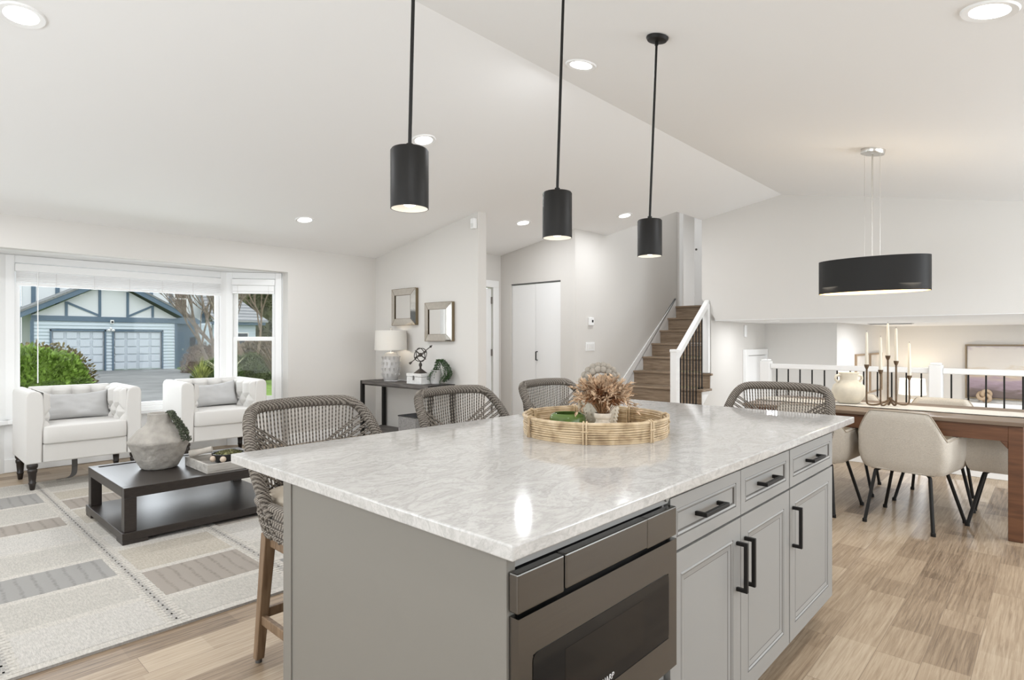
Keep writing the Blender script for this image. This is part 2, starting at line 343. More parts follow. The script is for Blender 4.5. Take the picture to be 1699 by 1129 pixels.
# bay: sill walls, wings, head
def fbay(b):
    b.box(.80, 2.86, 7.43, 7.55, 0, .47)
    b.hexa([(2.86, 7.43, 0), (3.38, 7.05, 0), (3.45, 7.15, 0), (2.93, 7.55, 0)], [(2.86, 7.43, .47), (3.38, 7.05, .47), (3.45, 7.15, .47), (2.93, 7.55, .47)])
    b.hexa([(.80, 7.43, 0), (.28, 7.05, 0), (.21, 7.15, 0), (.73, 7.55, 0)][::-1], [(.80, 7.43, .47), (.28, 7.05, .47), (.21, 7.15, .47), (.73, 7.55, .47)][::-1])
    b.prism([(.2, 7.02), (3.46, 7.02), (3.46, 7.16), (2.95, 7.57), (.71, 7.57), (.2, 7.16)], 'z', 2.115, 2.3)
    b.box(3.38, 3.46, 7.02, 7.09, 0, 2.115); b.box(.20, .28, 7.02, 7.09, 0, 2.115)
wall('wall_bay', 'white panelled walls and soffit of the bay window', fbay, M_TRIM)
board('baseboard_bay', 'white baseboard along the bay', (.80, 2.86, 7.415, 7.429, .001, .13))

def window(name, label, loc, rz, w, z0, z1, hung, cas=.075, top=.14):
    """window unit in local x (width) and z, room side at -y"""
    t = thing(name, label, 'window', loc, rz); struct(t)
    fr = MB(); d = .03
    for q in ((0, cas, z0, z1), (w - cas, w, z0, z1), (cas, w - cas, z1 - cas, z1), (cas, w - cas, z0, z0 + .05)): fr.box(q[0], q[1], -.022, .06, q[2], q[3])
    fr.build('frame', M_TRIM, t, False, .004)
    a, b_, lo, hi = cas, w - cas, z0 + .05, z1 - cas
    sd = MB(); k = .045
    def sash(lo, hi, y):
        for q in ((a, a + k, lo, hi), (b_ - k, b_, lo, hi), (a + k, b_ - k, hi - k, hi), (a + k, b_ - k, lo, lo + k)): sd.box(q[0], q[1], y, y + .03, q[2], q[3])
    if hung:
        mid = 1.30; sash(mid - .02, hi, .035); sash(lo, mid + .02, .004)
    else: sash(lo, hi, .02)
    sd.build('sash', M_TRIM, t, False, .004)
    p = MB(); p.box(a + k - .005, b_ - k + .005, .032 if hung else .034, .037 if hung else .04, lo + k - .005, hi - k + .005); p.build('pane', M_GLASS, t, False)
    s = MB(); s.box(-.02, w + .02, -.06, .0, z0 - .03, z0 + .012); s.build('sill', M_TRIM, t, False, .006)
    return t
def blind(label, loc, rz, w, z1, drop, wand):
    t = thing('window_blind', label, 'blind', loc, rz, 'white blinds drawn up in the bay')
    v = MB(); v.box(0, w, -.055, -.005, z1 - .075, z1); v.build('valance', M_TRIM, t, False, .004)
    s = MB(); n = 11; z = z1 - .078
    for k in range(n):
        zz = z - k * (drop - .03) / n; s.box(.008, w - .008, -.052, -.012, zz - .0072, zz - .0004)
    tag(s.build('slats', M_TRIM, t, False), None)
    r = MB(); r.box(.006, w - .006, -.052, -.012, z - drop, z - drop + .028); r.build('bottom_rail', M_TRIM, t, False, .004)
    for q in [i / 6 for i in range(1, 6)] if w > 1 else (.14, .86):
        l = MB(); l.box(w * q - .0025, w * q + .0025, -.0555, -.0525, z - drop + .002, z - .004); l.build('ladder_cord', mat('tape_white', (.72, .71, .7), .8), t, False)
    if wand:
        wd = MB(); wd.cyl((.17, -.062, z1 - .07), (.17, -.062, .86), .0045, n=8); wd.build('tilt_wand', M_TRIM, t)
    return t
window('window_1', 'wide fixed centre pane of the bay window', (.80, 7.43, 0), 0, 2.06, .50, 2.113, False)
blind('wide white blind drawn up over the centre bay pane', (.875, 7.43, 0), 0, 1.91, 2.03, .135, True)
ang = math.atan2(7.05 - 7.43, 3.38 - 2.86); wl = math.hypot(.52, .38)
window('window_2', 'narrow double hung window on the right of the bay', (2.86, 7.43, 0), ang, wl, .50, 2.113, True)
cx_, sx_ = math.cos(ang), math.sin(ang)
blind('narrow white blind drawn up over the right bay window', (2.86 + .075 * cx_, 7.43 + .075 * sx_, 0), ang, wl - .15, 2.03, .10, False)
window('window_3', 'narrow double hung window on the left of the bay', (.28, 7.05, 0), -ang, wl, .50, 2.113, True)

# closet bifold door, front door, landing door, storage door
d = thing('closet_door', 'white two-leaf folding closet door with a black pull', 'door', (6.345, 5.428, 0))
b = MB(); b.box(-.018, .018, .002, .452, .012, 2.085); b.build('leaf', M_TRIM, d, False, .003)
b = MB(); b.box(-.018, .018, -.452, -.002, .012, 2.085); b.build('leaf', M_TRIM, d, False, .003)
b = MB(); b.tube([(-.018, -.03, 1.0), (-.05, -.03, 1.0), (-.05, -.03, 1.12), (-.018, -.03, 1.12)], .009, 6); b.build('handle', M_BLACK, d, False)
b = MB(); b.box(-.03, .03, -.455, .455, 2.09, 2.104); b.build('track', mat('track_grey', (.12, .12, .12), .5), d, False)
d = thing('front_door', 'white front door with steel hinges half hidden in the entry', 'door', (5.665, 6.12, 0))
b = MB(); b.box(-.46, .462, 0, .04, .01, 2.04); b.build('leaf', M_TRIM, d, False, .004)
b = MB()
for q in ((-.58, -.465, 0, 2.06), (.468, .58, 0, 2.06), (-.58, .58, 2.06, 2.16)): b.box(q[0], q[1], -.045, -.021, q[2], q[3])
b.build('casing', M_TRIM, d, False, .004)
for z in (.22, 1.05, 1.82):
    b = MB(); b.box(.452, .47, -.016, .0, z, z + .1); b.cyl((.464, -.018, z), (.464, -.018, z + .1), .007, n=8); b.build('hinge', mat('hinge_steel', (.22, .2, .18), .4, .8), d)
b = MB(); b.ball((-.39, -.06, .95), .028); b.cyl((-.39, 0, .95), (-.39, -.05, .95), .012); b.build('knob', M_STEEL, d)
d = thing('sliding_door', 'white sliding door half open at the head of the stairs', 'door', (9.33, 4.17, 1.856))
b = MB(); b.box(-.02, .02, -.3, .3, .01, 2.05); b.build('leaf', M_TRIM, d, False, .003)
b = MB(); b.cyl((-.02, .265, .95), (-.028, .265, .95), .018, n=14); b.build('latch', mat('latch_dark', (.15, .14, .13), .4, .8), d)
b = MB()
for q in ((.455, .51, 0, 2.06), (-.34, -.24, 0, 2.06), (-.34, .51, 2.06, 2.14)): b.box(-.145, -.131, q[0], q[1], q[2], q[3])
b.box(-.13, -.03, .49, .509, 0, 2.06); b.build('casing', M_TRIM, d, False, .003)
d = thing('storage_door', 'low white door in the wall under the stairs', 'door', (9.38, 3.49, -.95))
b = MB(); b.box(-.36, .38, -.02, .008, .01, 1.99); b.build('leaf', M_TRIM, d, False, .003)
b = MB()
for q in ((-.46, -.365, 0, 2.0), (.385, .455, 0, 2.0), (-.46, .455, 2.0, 2.09)): b.box(q[0], q[1], -.04, .009, q[2], q[3])
b.build('casing', M_TRIM, d, False, .003)

# ------------------------------------------------------------------ stairs and railings
RISE, RUN, X1 = .206, .268, 6.965
st = thing('staircase', 'oak plank stairs climbing beside the thermostat wall', 'stairs', (X1, 4.1, 0))
for k in range(9):
    x = k * RUN; z = (k + 1) * RISE; yl = (3.47 if k < 3 else 3.64) - 4.1; yr = 4.70 - 4.1
    b = MB(); b.box(x - .03, min(x + RUN - .001, 9.197 - X1), yl, yr, z - .03, z)
    if k == 3: b.box(x - .03, 7.797 - X1, 3.47 - 4.1, yl - .0005, z - .03, z)
    b.build('tread', M_OAK, st, False, .006)
    b = MB(); b.box(x, x + .02, (3.51 if k < 4 else 3.66) - 4.1, yr, z - RISE + .001, z - .031); b.build('riser', M_OAK, st, False)
b = MB(); pr = []
b.prism([(-.12, .001), (-.12, .17), (-.03, .30), (8 * RUN, 9 * RISE + .12), (9 * RUN - .27, 9 * RISE + .13), (9 * RUN - .27, .001)], 'y', .601, .618)
b.build('skirt_board', M_TRIM, st, False, .002)
b = MB(); pts = [(0.02, .001)]
for k in range(4): pts += [(k * RUN + .02, (k + 1) * RISE - .032), ((k + 1) * RUN + .02, (k + 1) * RISE - .032)]
pts += [(4 * RUN + .02, .001)]
b.prism([pts[0]] + pts[1:], 'y', -.599, -.585); b.build('stringer', M_TRIM, st, False)
rl = thing('stair_railing', 'white stair handrail with thin black balusters', 'railing', (6.85, 3.55, 0))
b = MB(); b.box(-.045, .045, -.045, .045, .001, 1.15); b.box(-.05, .05, -.05, .05, 1.13, 1.165); b.build('newel', M_TRIM, rl, False, .006)
b = MB(); b.hexa([(.045, -.035, 1.03), (.045, .035, 1.03), (.93, .035, 1.755), (.93, -.035, 1.755)], [(.045, -.035, 1.12), (.045, .035, 1.12), (.93, .035, 1.845), (.93, -.035, 1.845)])
b.build('handrail', M_TRIM, rl, False, .01)
b = MB(); b.box(.87, .93, -.045, .045, .83, 1.78); b.build('wall_post', M_TRIM, rl, False, .005)
for k in range(4):
    for q in ((.05, .14, .23) if k < 3 else (.05, .13)):
        x = X1 - 6.85 + k * RUN + q - .02; z0 = (k + 1) * RISE
        if x > .86: continue
        b = MB(); b.box(x - .0065, x + .0065, -.0065, .0065, z0, 1.04 + (x - .045) * .82); b.box(x - .013, x + .013, -.013, .013, z0 + .001, z0 + .022)
        b.build('baluster', M_BLACK, rl, False)
lr = thing('level_railing', 'white railing with black balusters above the lower level', 'railing', (7.04, 2.49, .11))
for y in (0, -1.62, -3.3):
    b = MB(); b.box(-.055, .055, y - .055, y + .055, .0, .93); b.box(-.045, .045, y - .045, y + .045, .93, .95); b.build('newel', M_TRIM, lr, False, .008)
for y0, y1 in ((-.056, -1.564), (-1.676, -3.244)):
    b = MB(); b.box(-.035, .035, y1, y0, .845, .90); b.build('handrail', M_TRIM, lr, False, .008)
    n = 12
    for k in range(n):
        y = y0 + (y1 - y0) * (k + .5) / n
        b = MB(); b.box(-.0065, .0065, y - .0065, y + .0065, .0, .846); b.build('baluster', M_BLACK, lr, False)
ls = thing('lower_stairs', 'short carpeted flight going down to the lower level', 'stairs', (7.0, 3.05, -.95))
for k in range(4):
    b = MB(); b.box(.1 + k * .25, .1 + (k + 1) * .25, -.42, .44, .001, .76 - k * .19); b.build('step', mat('carpet', (.5, .47, .43)), ls, False, .01)

# ------------------------------------------------------------------ ceiling lights, vent, wall devices
def recessed(label, x, y, power, z=None, sl=None, group='recessed ceiling lights', col=(.94, .968, 1.0)):
    zz = zc(y) if z is None else z
    if sl is None: sl = math.atan(.167) * -1 if y > RY else math.atan(.2)
    t = thing('recessed_light', label, 'light', (x, y, zz), 0, group); t.rotation_euler = (sl, 0, 0)
    b = MB(); b.lathe([(.072, -.004), (.098, -.008), (.103, 0), (.075, .0005)], 28); b.build('trim_ring', M_TRIM, t)
    b = MB(); b.lathe([(0, -.003), (.073, -.003), (.073, .0), (0, .0)], 28); b.build('lens', M_LED, t)
    l = light('recessed_lamp', 'AREA', (0, 0, -.012), power, col, .14, parent=t); return t
RP = 14
recessed('recessed light at the top left above the bay side of the living room', .477, 3.828, RP)
recessed('recessed light just right of the nearest black pendant', 3.03, 3.811, RP)
recessed('recessed light nearest the bay window wall', 3.09, 5.915, RP)
recessed('recessed light above the entry beside the mirror wall', 5.453, 4.884, RP)
recessed('recessed light nearest the foot of the stairs', 6.5, 4.07, RP)
recessed('recessed light near the ridge between the middle and far pendants', 3.10, 2.27, RP)
recessed('recessed light at the top right above the kitchen side', 3.161, .207, RP)
for x, y in ((.48, 5.9), (.5, .2), (-1.8, .2), (-1.8, 3.83), (.4, -1.6), (3.2, -1.7), (5.6, -.9)):
    recessed('recessed light in the kitchen ceiling outside the picture', x, y, RP, None, (0 if y < -1.4 else None), 'recessed lights out of view')
recessed('recessed light over the lower room left of the painting', 10.3, 1.33, 55, 1.55, 0, 'lower level recessed lights')
recessed('recessed light over the lower hall near the storage door', 8.32, 2.87, 9, 1.55, 0, 'lower level recessed lights')
recessed('recessed light over the lower room out of view', 11.5, -1.0, 75, 1.55, 0, 'lower level lights out of view')
recessed('fill light added in the upstairs hall', 11.0, 4.4, 70, 4.35, 0, 'added upstairs fill light')  # unseen lamp added to brighten the hall behind the doorway
recessed('fill light added above the head of the stairs', 8.1, 4.15, 12, 4.35, 0, 'added stairwell fill light')  # unseen lamp added because the stairwell rendered too dark
v = thing('ceiling_vent', 'grey slotted air vent in the low ceiling above the candles', 'vent', (10.97, 1.95, 1.549))
b = MB(); b.box(-.09, .09, -.3, .3, -.008, 0); b.build('frame', mat('vent_grey', (.45, .44, .43), .5), v, False)
b = MB()
for k in range(7): b.box(-.07 + k * .022, -.06 + k * .022, -.28, .28, -.014, -.009)
b.build('slats', mat('vent_dark', (.22, .215, .21), .5), v, False)
t = thing('thermostat', 'small white thermostat on the stair wall', 'thermostat', (6.66, 4.72, 1.54))
b = MB(); b.box(-.058, .058, -.025, 0, -.055, .055); b.build('case', M_TRIM, t, False, .006)
b = MB(); b.box(.005, .04, -.0265, -.025, -.012, .022); b.build('display', M_BLKGLASS, t, False)
t = thing('light_switch', 'white four-gang switch plate below the thermostat', 'switch', (6.65, 4.72, 1.195))
b = MB(); b.box(-.105, .105, -.008, 0, -.06, .06); b.build('plate', M_TRIM, t, False, .003)
for k in range(4):
    b = MB(); b.box(-.085 + k * .046, -.053 + k * .046, -.013, -.008, -.034, .034); b.build('rocker', mat('rocker_white', (.74, .73, .71), .4), t, False, .002)
t = thing('motion_detector', 'white motion detector high at the end of the mirror wall', 'detector', (4.639, 4.895, 2.62))
b = MB(); b.box(-.05, 0, -.035, .035, -.06, .06); b.build('case', M_TRIM, t, False, .012); b = MB(); b.box(-.052, -.049, -.022, .022, -.045, .0); b.build('lens', mat('milky_lens', (.7, .7, .68), .3), t, False)
t = thing('wall_sensor', 'small white sensor high on the lower hall wall', 'detector', (8.98, 3.499, 1.42))
b = MB(); b.box(-.03, .03, -.03, 0, -.09, .09); b.build('case', M_TRIM, t, False, .008)
# ================================================================== ISLAND
ct = MB(); ct.box(.770, 3.19, .715, 1.965, .885, .915)
tag(ct.build('countertop', M_QUARTZ, smooth=False, bevel=.004, seg=3), 'mottled white quartz countertop of the kitchen island', 'countertop')
t = thing('microwave_cabinet', 'taupe end panel and housing around the steel microwave drawer', 'cabinet', (1.095, 1.19, 0))
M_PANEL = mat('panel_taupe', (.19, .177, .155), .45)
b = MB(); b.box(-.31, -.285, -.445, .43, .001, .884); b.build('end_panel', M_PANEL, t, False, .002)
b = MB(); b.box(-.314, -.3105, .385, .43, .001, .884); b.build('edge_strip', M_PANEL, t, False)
b = MB(); b.box(-.284, .30, .0, .42, .1, .884); b.box(-.284, .308, -.43, 0, .1, .40); b.box(-.284, .308, -.443, 0, .8575, .884); b.box(.3, .309, -.43, 0, .401, .859); b.build('housing', M_CAB, t, False)
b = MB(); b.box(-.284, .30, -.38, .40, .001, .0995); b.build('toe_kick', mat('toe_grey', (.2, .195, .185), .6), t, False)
b = MB(); b.box(-.28, .30, -.448, -.431, .13, .395); b.build('lower_panel', M_CAB, t, False, .003)
b = MB(); b.box(.27, .3, -.46, -.4485, .345, .375); b.build('catch', M_TRIM, t, False, .004)

mw = thing('microwave_oven', 'stainless steel pull-out microwave oven with a dark window in the island', 'microwave', (1.095, .745, .445))
b = MB(); b.box(-.28, .29, .0, .30, .01, .40); b.build('body', mat('dark_body', (.03, .03, .03), .5), mw, False)
M_STEEL2 = mat('brushed_steel_front', (.155, .149, .14), .27, 1.0, var=.05, vscale=3, stretch=(1, 1, 150))
def steel_panel(name, boxes, bev=.003):
    b = MB()
    for q in boxes: b.box(*q)
    return b.build(name, M_STEEL2, mw, False, bev)
steel_panel('control_strip', [(-.305, -.166, -.024, -.001, .336, .41)]); steel_panel('control_strip', [(.158, .305, -.024, -.001, .336, .41)])
steel_panel('control_flap', [(-.1635, .1555, -.026, -.001, .341, .411)])
fr = steel_panel('drawer_front', [(-.303, -.262, -.024, -.001, .0, .327), (.261, .305, -.024, -.001, .0, .327), (-.262, .261, -.024, -.001, .248, .327), (-.262, .261, -.024, -.001, .0, .085)], 0)
b = MB(); n = 6
poly = []
for (cx0, cz0, a0) in ((.248, .235, 0), (-.249, .235, 90), (-.249, .098, 180), (.248, .098, 270)):
    for k in range(n + 1):
        a = math.radians(a0 + 90 * k / n); poly.append((cx0 + .014 * math.cos(a), cz0 + .014 * math.sin(a)))
b.prism(poly, 'y', -.0252, -.004); b.build('window', M_BLKGLASS, mw, False)
b = MB(); b.box(-.165, .135, -.0256, -.0253, .118, .222); b.build('screen_mesh', mat('mesh_glass', (.012, .010, .008), .08, spec=.22), mw, False)
b = MB(); b.box(-.262, .261, -.0265, -.0245, .083, .0855); b.build('window_edge', M_STEEL, mw, False)
tx = bpy.data.curves.new('maker_lettering', 'FONT'); tx.body = 'SHARP'; tx.size = .0185; tx.align_x = 'CENTER'; tx.extrude = .0002; tx.shear = 0.12
to = bpy.data.objects.new('maker_lettering', tx); COL.objects.link(to); to.parent = mw; to.location = (-.018, -.0258, .0925); to.rotation_euler = (PI / 2, 0, 0)
bpy.context.view_layer.update(); me = bpy.data.meshes.new_from_object(to.evaluated_get(bpy.context.evaluated_depsgraph_get())); lo_ = bpy.data.objects.new('maker_lettering', me); COL.objects.link(lo_); lo_.parent = mw; lo_.location = to.location; lo_.rotation_euler = to.rotation_euler; bpy.data.objects.remove(to); me.materials.clear(); me.materials.append(mat('silver_ink', (.7, .7, .7), .4)); lo_.name = 'maker_lettering'

def front(name, x0, x1, z0, z1, parent, rail, handle, hx=None, lab=None):
    """raised-panel front standing at local y 0..-.02 (room side -y), glaze lines in the mouldings"""
    b = MB(); r = rail; y = -.02
    b.mi = 0
    for q in ((x0, x0 + r, z0, z1), (x1 - r, x1, z0, z1), (x0 + r, x1 - r, z1 - r, z1), (x0 + r, x1 - r, z0, z0 + r)): b.box(q[0], q[1], y, 0, q[2], q[3])
    a0, a1, c0, c1 = x0 + r, x1 - r, z0 + r, z1 - r
    def loop(o0, o1, ya, yb, mi):
        b.mi = mi
        for (p, q) in (((a0 + o0, c0 + o0), (a1 - o0, c0 + o0)), ((a1 - o0, c0 + o0), (a1 - o0, c1 - o0)), ((a1 - o0, c1 - o0), (a0 + o0, c1 - o0)), ((a0 + o0, c1 - o0), (a0 + o0, c0 + o0))):
            dx = (1 if q[0] > p[0] else -1 if q[0] < p[0] else 0); dz = (1 if q[1] > p[1] else -1 if q[1] < p[1] else 0)
            nx, nz = -dz, dx; w = o1 - o0
            v = [b.bm.verts.new(k) for k in ((p[0], ya, p[1]), (q[0], ya, q[1]), (q[0] + (nx - dx) * w, yb, q[1] + (nz - dz) * w), (p[0] + (nx + dx) * w, yb, p[1] + (nz + dz) * w))]
            b.face(v)
    loop(0, .002, -.0195, -.0178, 1); loop(.002, .006, -.0178, -.0212, 0); loop(.006, .011, -.0212, -.0185, 0); loop(.011, .013, -.0185, -.0172, 1)
    loop(.013, .028, -.0172, -.0150, 0) if rail > .05 else None
    e = .028 if rail > .05 else .013; ye = -.0150 if rail > .05 else -.0172
    loop(e, e + .0018, ye, -.0142, 1)
    b.mi = 0; e += .0018
    v = [b.bm.verts.new(k) for k in ((a0 + e, -.0142, c0 + e), (a1 - e, -.0142, c0 + e), (a1 - e, -.0142, c1 - e), (a0 + e, -.0142, c1 - e))]; b.face(v)
    b.box(x0 + r * .5, x1 - r * .5, -.009, -.001, z0 + r * .5, z1 - r * .5)
    o = b.build(name, [M_CAB, M_GLAZE], parent, False, recalc=False)
    h = MB()
    if handle == 'v':
        za, zb = z1 - .225, z1 - .068
        h.box(hx - .006, hx + .006, -.056, -.044, za, zb); h.box(hx - .006, hx + .006, -.045, -.0205, za, za + .012); h.box(hx - .006, hx + .006, -.045, -.0205, zb - .012, zb)
    else:
        zc_ = (z0 + z1) / 2; xc_ = (x0 + x1) / 2
        h.box(xc_ - .078, xc_ + .078, -.05, -.038, zc_ - .006, zc_ + .006); h.box(xc_ - .078, xc_ - .066, -.039, -.0135, zc_ - .006, zc_ + .006); h.box(xc_ + .066, xc_ + .078, -.039, -.0135, zc_ - .006, zc_ + .006)
    h.build('handle', M_BLACK, o, False, .0015)
    return o
def base_cabinet(label, x0, x1, fronts):
    t = thing('base_cabinet', label, 'cabinet', (x0, .765, 0), 0)
    w = x1 - x0
    b = MB(); b.box(.002, w - .002, .0, .855, .1, .8835); b.build('carcass', M_CAB, t, False)
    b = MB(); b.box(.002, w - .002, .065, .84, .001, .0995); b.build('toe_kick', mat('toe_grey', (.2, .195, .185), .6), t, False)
    for (a, c, side) in fronts:
        front('drawer', a - x0, c - x0, .722, .866, t, .034, 'h')
        front('door', a - x0, c - x0, .13, .714, t, .058, 'v', (c - x0 - .03) if side == 'r' else (a - x0 + .03))
    return t
base_cabinet('two-door gray island cabinet next to the microwave', 1.408, 2.349, [(1.412, 1.878, 'r'), (1.882, 2.345, 'l')])
base_cabinet('single-door gray cabinet at the far end of the island', 2.351, 2.93, [(2.354, 2.926, 'l')])
b = MB(); b.cyl((1.392, .742, .872), (1.392, .765, .872), .009, n=14); tag(b.build('drawer_bumper', mat('bumper_grey', (.25, .24, .22), .5)), 'small round grey bumper above the microwave corner', 'bumper')

# ================================================================== ROPE STOOLS
def rope_mat():
    m = bpy.data.materials.new('twisted_rope'); m.use_nodes = True; N = m.node_tree.nodes; L = m.node_tree.links; b = N['Principled BSDF']
    tc = N.new('ShaderNodeTexCoord'); w = N.new('ShaderNodeTexWave'); w.bands_direction = 'DIAGONAL'; w.inputs['Scale'].default_value = 34; w.inputs['Distortion'].default_value = 1.0; w.inputs['Detail'].default_value = 1
    L.new(tc.outputs['Object'], w.inputs['Vector'])
    n = N.new('ShaderNodeTexNoise'); n.inputs['Scale'].default_value = 230; n.inputs['Detail'].default_value = 2; L.new(tc.outputs['Object'], n.inputs['Vector'])
    a = N.new('ShaderNodeMath'); a.operation = 'MULTIPLY_ADD'; a.inputs[1].default_value = .45; L.new(w.outputs['Fac'], a.inputs[0])
    h = N.new('ShaderNodeMath'); h.operation = 'MULTIPLY'; h.inputs[1].default_value = .55; L.new(n.outputs['Fac'], h.inputs[0]); L.new(h.outputs[0], a.inputs[2])
    r = ramp(N, [(.28, (.075, .062, .05)), (.5, (.185, .16, .135)), (.72, (.32, .285, .245))]); L.new(a.outputs[0], r.inputs[0]); L.new(r.outputs[0], b.inputs['Base Color'])
    b.inputs['Roughness'].default_value = .95
    bp = N.new('ShaderNodeBump'); bp.inputs['Strength'].default_value = .5; bp.inputs['Distance'].default_value = .004; L.new(a.outputs[0], bp.inputs['Height']); L.new(bp.outputs[0], b.inputs['Normal'])
    return m
M_ROPE = rope_mat()
M_STOOLWOOD = wood('stool_wood', [(.125, .075, .04), (.19, .12, .068), (.245, .165, .10)], (16, 16, 1.6), .5)
def make_stool(label, grp):
    t = thing('bar_stool', label, 'stool', (0, 0, 0), 0, grp)
    half = [(-.245, .03, .62), (-.272, .055, .70), (-.288, .085, .80), (-.278, .15, .90), (-.258, .205, .965), (-.225, .24, 1.0), (-.16, .258, 1.01), (0, .268, 1.014)]
    path = half + [(-x, y, z) for x, y, z in half[-2::-1]]
    sp = spline(path, 6); fr = MB(); fr.tube(sp, .0215, 12)
    for i in range(0, len(sp) - 1):                                # rope wraps standing proud of the frame
        n = max(1, round((sp[i + 1] - sp[i]).length / .0068))
        for q in [k / n for k in range(n)]:
            p = sp[i].lerp(sp[i + 1], q); d = (sp[i + 1] - sp[i]).normalized(); u = d.orthogonal().normalized(); v = d.cross(u)
            fr.tube([p + (u * math.cos(a) + v * math.sin(a)) * .0215 for a in [2 * PI * k / 10 for k in range(10)]], .0033, 4, closed=True)
    fr.build('back_frame', M_ROPE, t)
    # seat rim, woven band
    def rim(a, z, s=1.0):
        e = .38; c, q = math.cos(a), math.sin(a)
        return Vector((.252 * s * math.copysign(abs(c) ** e, c), .215 * s * math.copysign(abs(q) ** e, q), z))
    wb = MB(); wb.grid(lambda u, v: rim(2 * PI * u, .51 + .145 * v, 1 - .10 * (1 - v) ** 2), 48, 4, wrap=True)
    top = [rim(2 * PI * k / 60, .652, 1.0) for k in range(60)]; wb.tube(top, .017, 8, closed=True)
    for k in range(80):
        a = 2 * PI * k / 80; wb.tube([rim(a + .03 * q * (1 if k % 2 else -1), .51 + .145 * q, (1 - .10 * (1 - q) ** 2) * 1.012) for q in (0, .33, .66, 1)], .0055, 5)
    for z in (.535, .57, .605, .64):
        q = (z - .51) / .145; wb.tube([rim(2 * PI * k / 60, z, (1 - .10 * (1 - q) ** 2) * 1.02) for k in range(60)], .0048, 5, closed=True)
    wb.build('woven_seat_band', M_ROPE, t)
    # cords between back frame and rear rim: near-vertical strands, crossing diagonals, side strands
    cd = MB(); tops = spline(path, 12)
    L_ = [0]
    for a, c in zip(tops, tops[1:]): L_.append(L_[-1] + (c - a).length)
    def atf(q):
        s = q * L_[-1]
        for i in range(len(L_) - 1):
            if L_[i + 1] >= s: return tops[i].lerp(tops[i + 1], (s - L_[i]) / max(1e-9, L_[i + 1] - L_[i]))
        return tops[-1]
    def low(q):                     # q -1..1 along the rear rim
        return Vector((.215 * q, .20 + .012 * (1 - q * q), .655))
    def strand(p, q, r=.0036, bow=.012):
        m = (p + q) / 2 + Vector((0, bow, 0)); cd.tube([p, p.lerp(q, .25) + Vector((0, bow * .75, 0)), m, p.lerp(q, .75) + Vector((0, bow * .75, 0)), q], r, 5)
    for k in range(15):
        q = k / 14; u = .335 + .33 * q; strand(atf(u) + Vector((-.004, .0, 0)), low(-.92 + 1.84 * q) + Vector((-.004, 0, 0))); strand(atf(u + .0085), low(-.92 + 1.84 * q + .045))
    for k in range(9):
        q = k / 8
        for s in (1, -1):
            u = .12 + .16 * q; p = atf(u if s > 0 else 1 - u); strand(p + Vector((0, .006, 0)), low(s * (-.55 + 1.45 * q)) + Vector((0, .008, .0)), .0034, .018)
            strand(p + Vector((0, .004, -.010)), low(s * (-.52 + 1.45 * q)) + Vector((0, .006, .0)), .0034, .016)
    for k in range(11):
        q = k / 10
        for s in (-1, 1):
            u = .045 + .115 * q; p = atf(u if s < 0 else 1 - u); strand(p, Vector((s * (.225 - .025 * q), .08 + .12 * q, .66 + .14 * q)), .0034, .0)
            if k: cd.tube([Vector((s * (.225 - .025 * q), .08 + .12 * q, .66 + .14 * q)), low(s * .98)], .0034, 5)
    cd.build('cord_weave', M_ROPE, t)
    cu = MB()
    def pad(u, v):
        a = 2 * PI * u; r = min(1, v * 1.0); p = rim(a, 0, .90)
        rr = math.sin(v * PI / 2) if v <= 1 else 1
        return Vector((p.x * rr, p.y * rr, .655 + .048 * math.cos(v * PI / 2) ** .45))
    cu.grid(pad, 40, 10, wrap=True); cu.build('seat_cushion', mat('stool_cushion', (.50, .43, .34), .95, bump=.1, bscale=300), t)
    fw = MB(); fw.box(-.2, .2, -.17, .17, .455, .515); fw.build('seat_frame', M_STOOLWOOD, t, False, .006)
    for sx in (-1, 1):
        for sy in (-1, 1):
            b = MB(); x0, y0, x1, y1 = sx * .196, sy * .165, sx * .232, sy * .178
            def ring(x, y, z, h, g): return [(x - h, y - g, z), (x + h, y - g, z), (x + h, y + g, z), (x - h, y + g, z)]
            b.hexa(ring(x1, y1, .014, .017, .016), ring(x0, y0, .512, .024, .021)); o = b.build('leg', M_STOOLWOOD, t, False, .004)
            b = MB(); b.cyl((x1, y1, .0), (x1, y1, .0138), .013, n=12); b.build('foot_glide', mat('glide_dark', (.08, .075, .07), .5), o)
    def lx(z): return .196 + .036 * (1 - z / .5)
    def ly(z): return .165 + .013 * (1 - z / .5)
    for nm, z, pq in (('side_stretcher', .17, [(-1, -1, -1, 1), (1, -1, 1, 1)]), ('front_stretcher', .25, [(-1, -1, 1, -1)]), ('rear_stretcher', .19, [(-1, 1, 1, 1)])):
        for (a, c, d_, e) in pq:
            b = MB(); p = Vector((a * lx(z), c * ly(z), z)); q = Vector((d_ * lx(z), e * ly(z), z)); dd = (q - p).normalized(); nn = Vector((-dd.y, dd.x, 0))
            b.hexa([p - nn * .010 - Vector((0, 0, .019)), q - nn * .010 - Vector((0, 0, .019)), q + nn * .010 - Vector((0, 0, .019)), p + nn * .010 - Vector((0, 0, .019))], [p - nn * .010 + Vector((0, 0, .019)), q - nn * .010 + Vector((0, 0, .019)), q + nn * .010 + Vector((0, 0, .019)), p + nn * .010 + Vector((0, 0, .019))])
            b.build(nm, M_STOOLWOOD, t, False, .004)
    return t
GS = 'rope-back counter stools around the island'
s0 = make_stool('rope-back stool at the island corner nearest the camera', GS); s0.location = (1.255, 2.155, 0)
for x, y, rz, lab in ((2.10, 2.15, 0, 'middle rope-back stool in the row behind the island'), (2.90, 2.16, .0, 'rope-back stool behind the rattan tray, in front of the closet door'),
                      (3.36, 1.18, -PI / 2, 'rope-back stool alone at the far short end of the island')):
    s = copy_tree(s0); s.location = (x, y, 0); s.rotation_euler = (0, 0, rz); s['label'] = lab

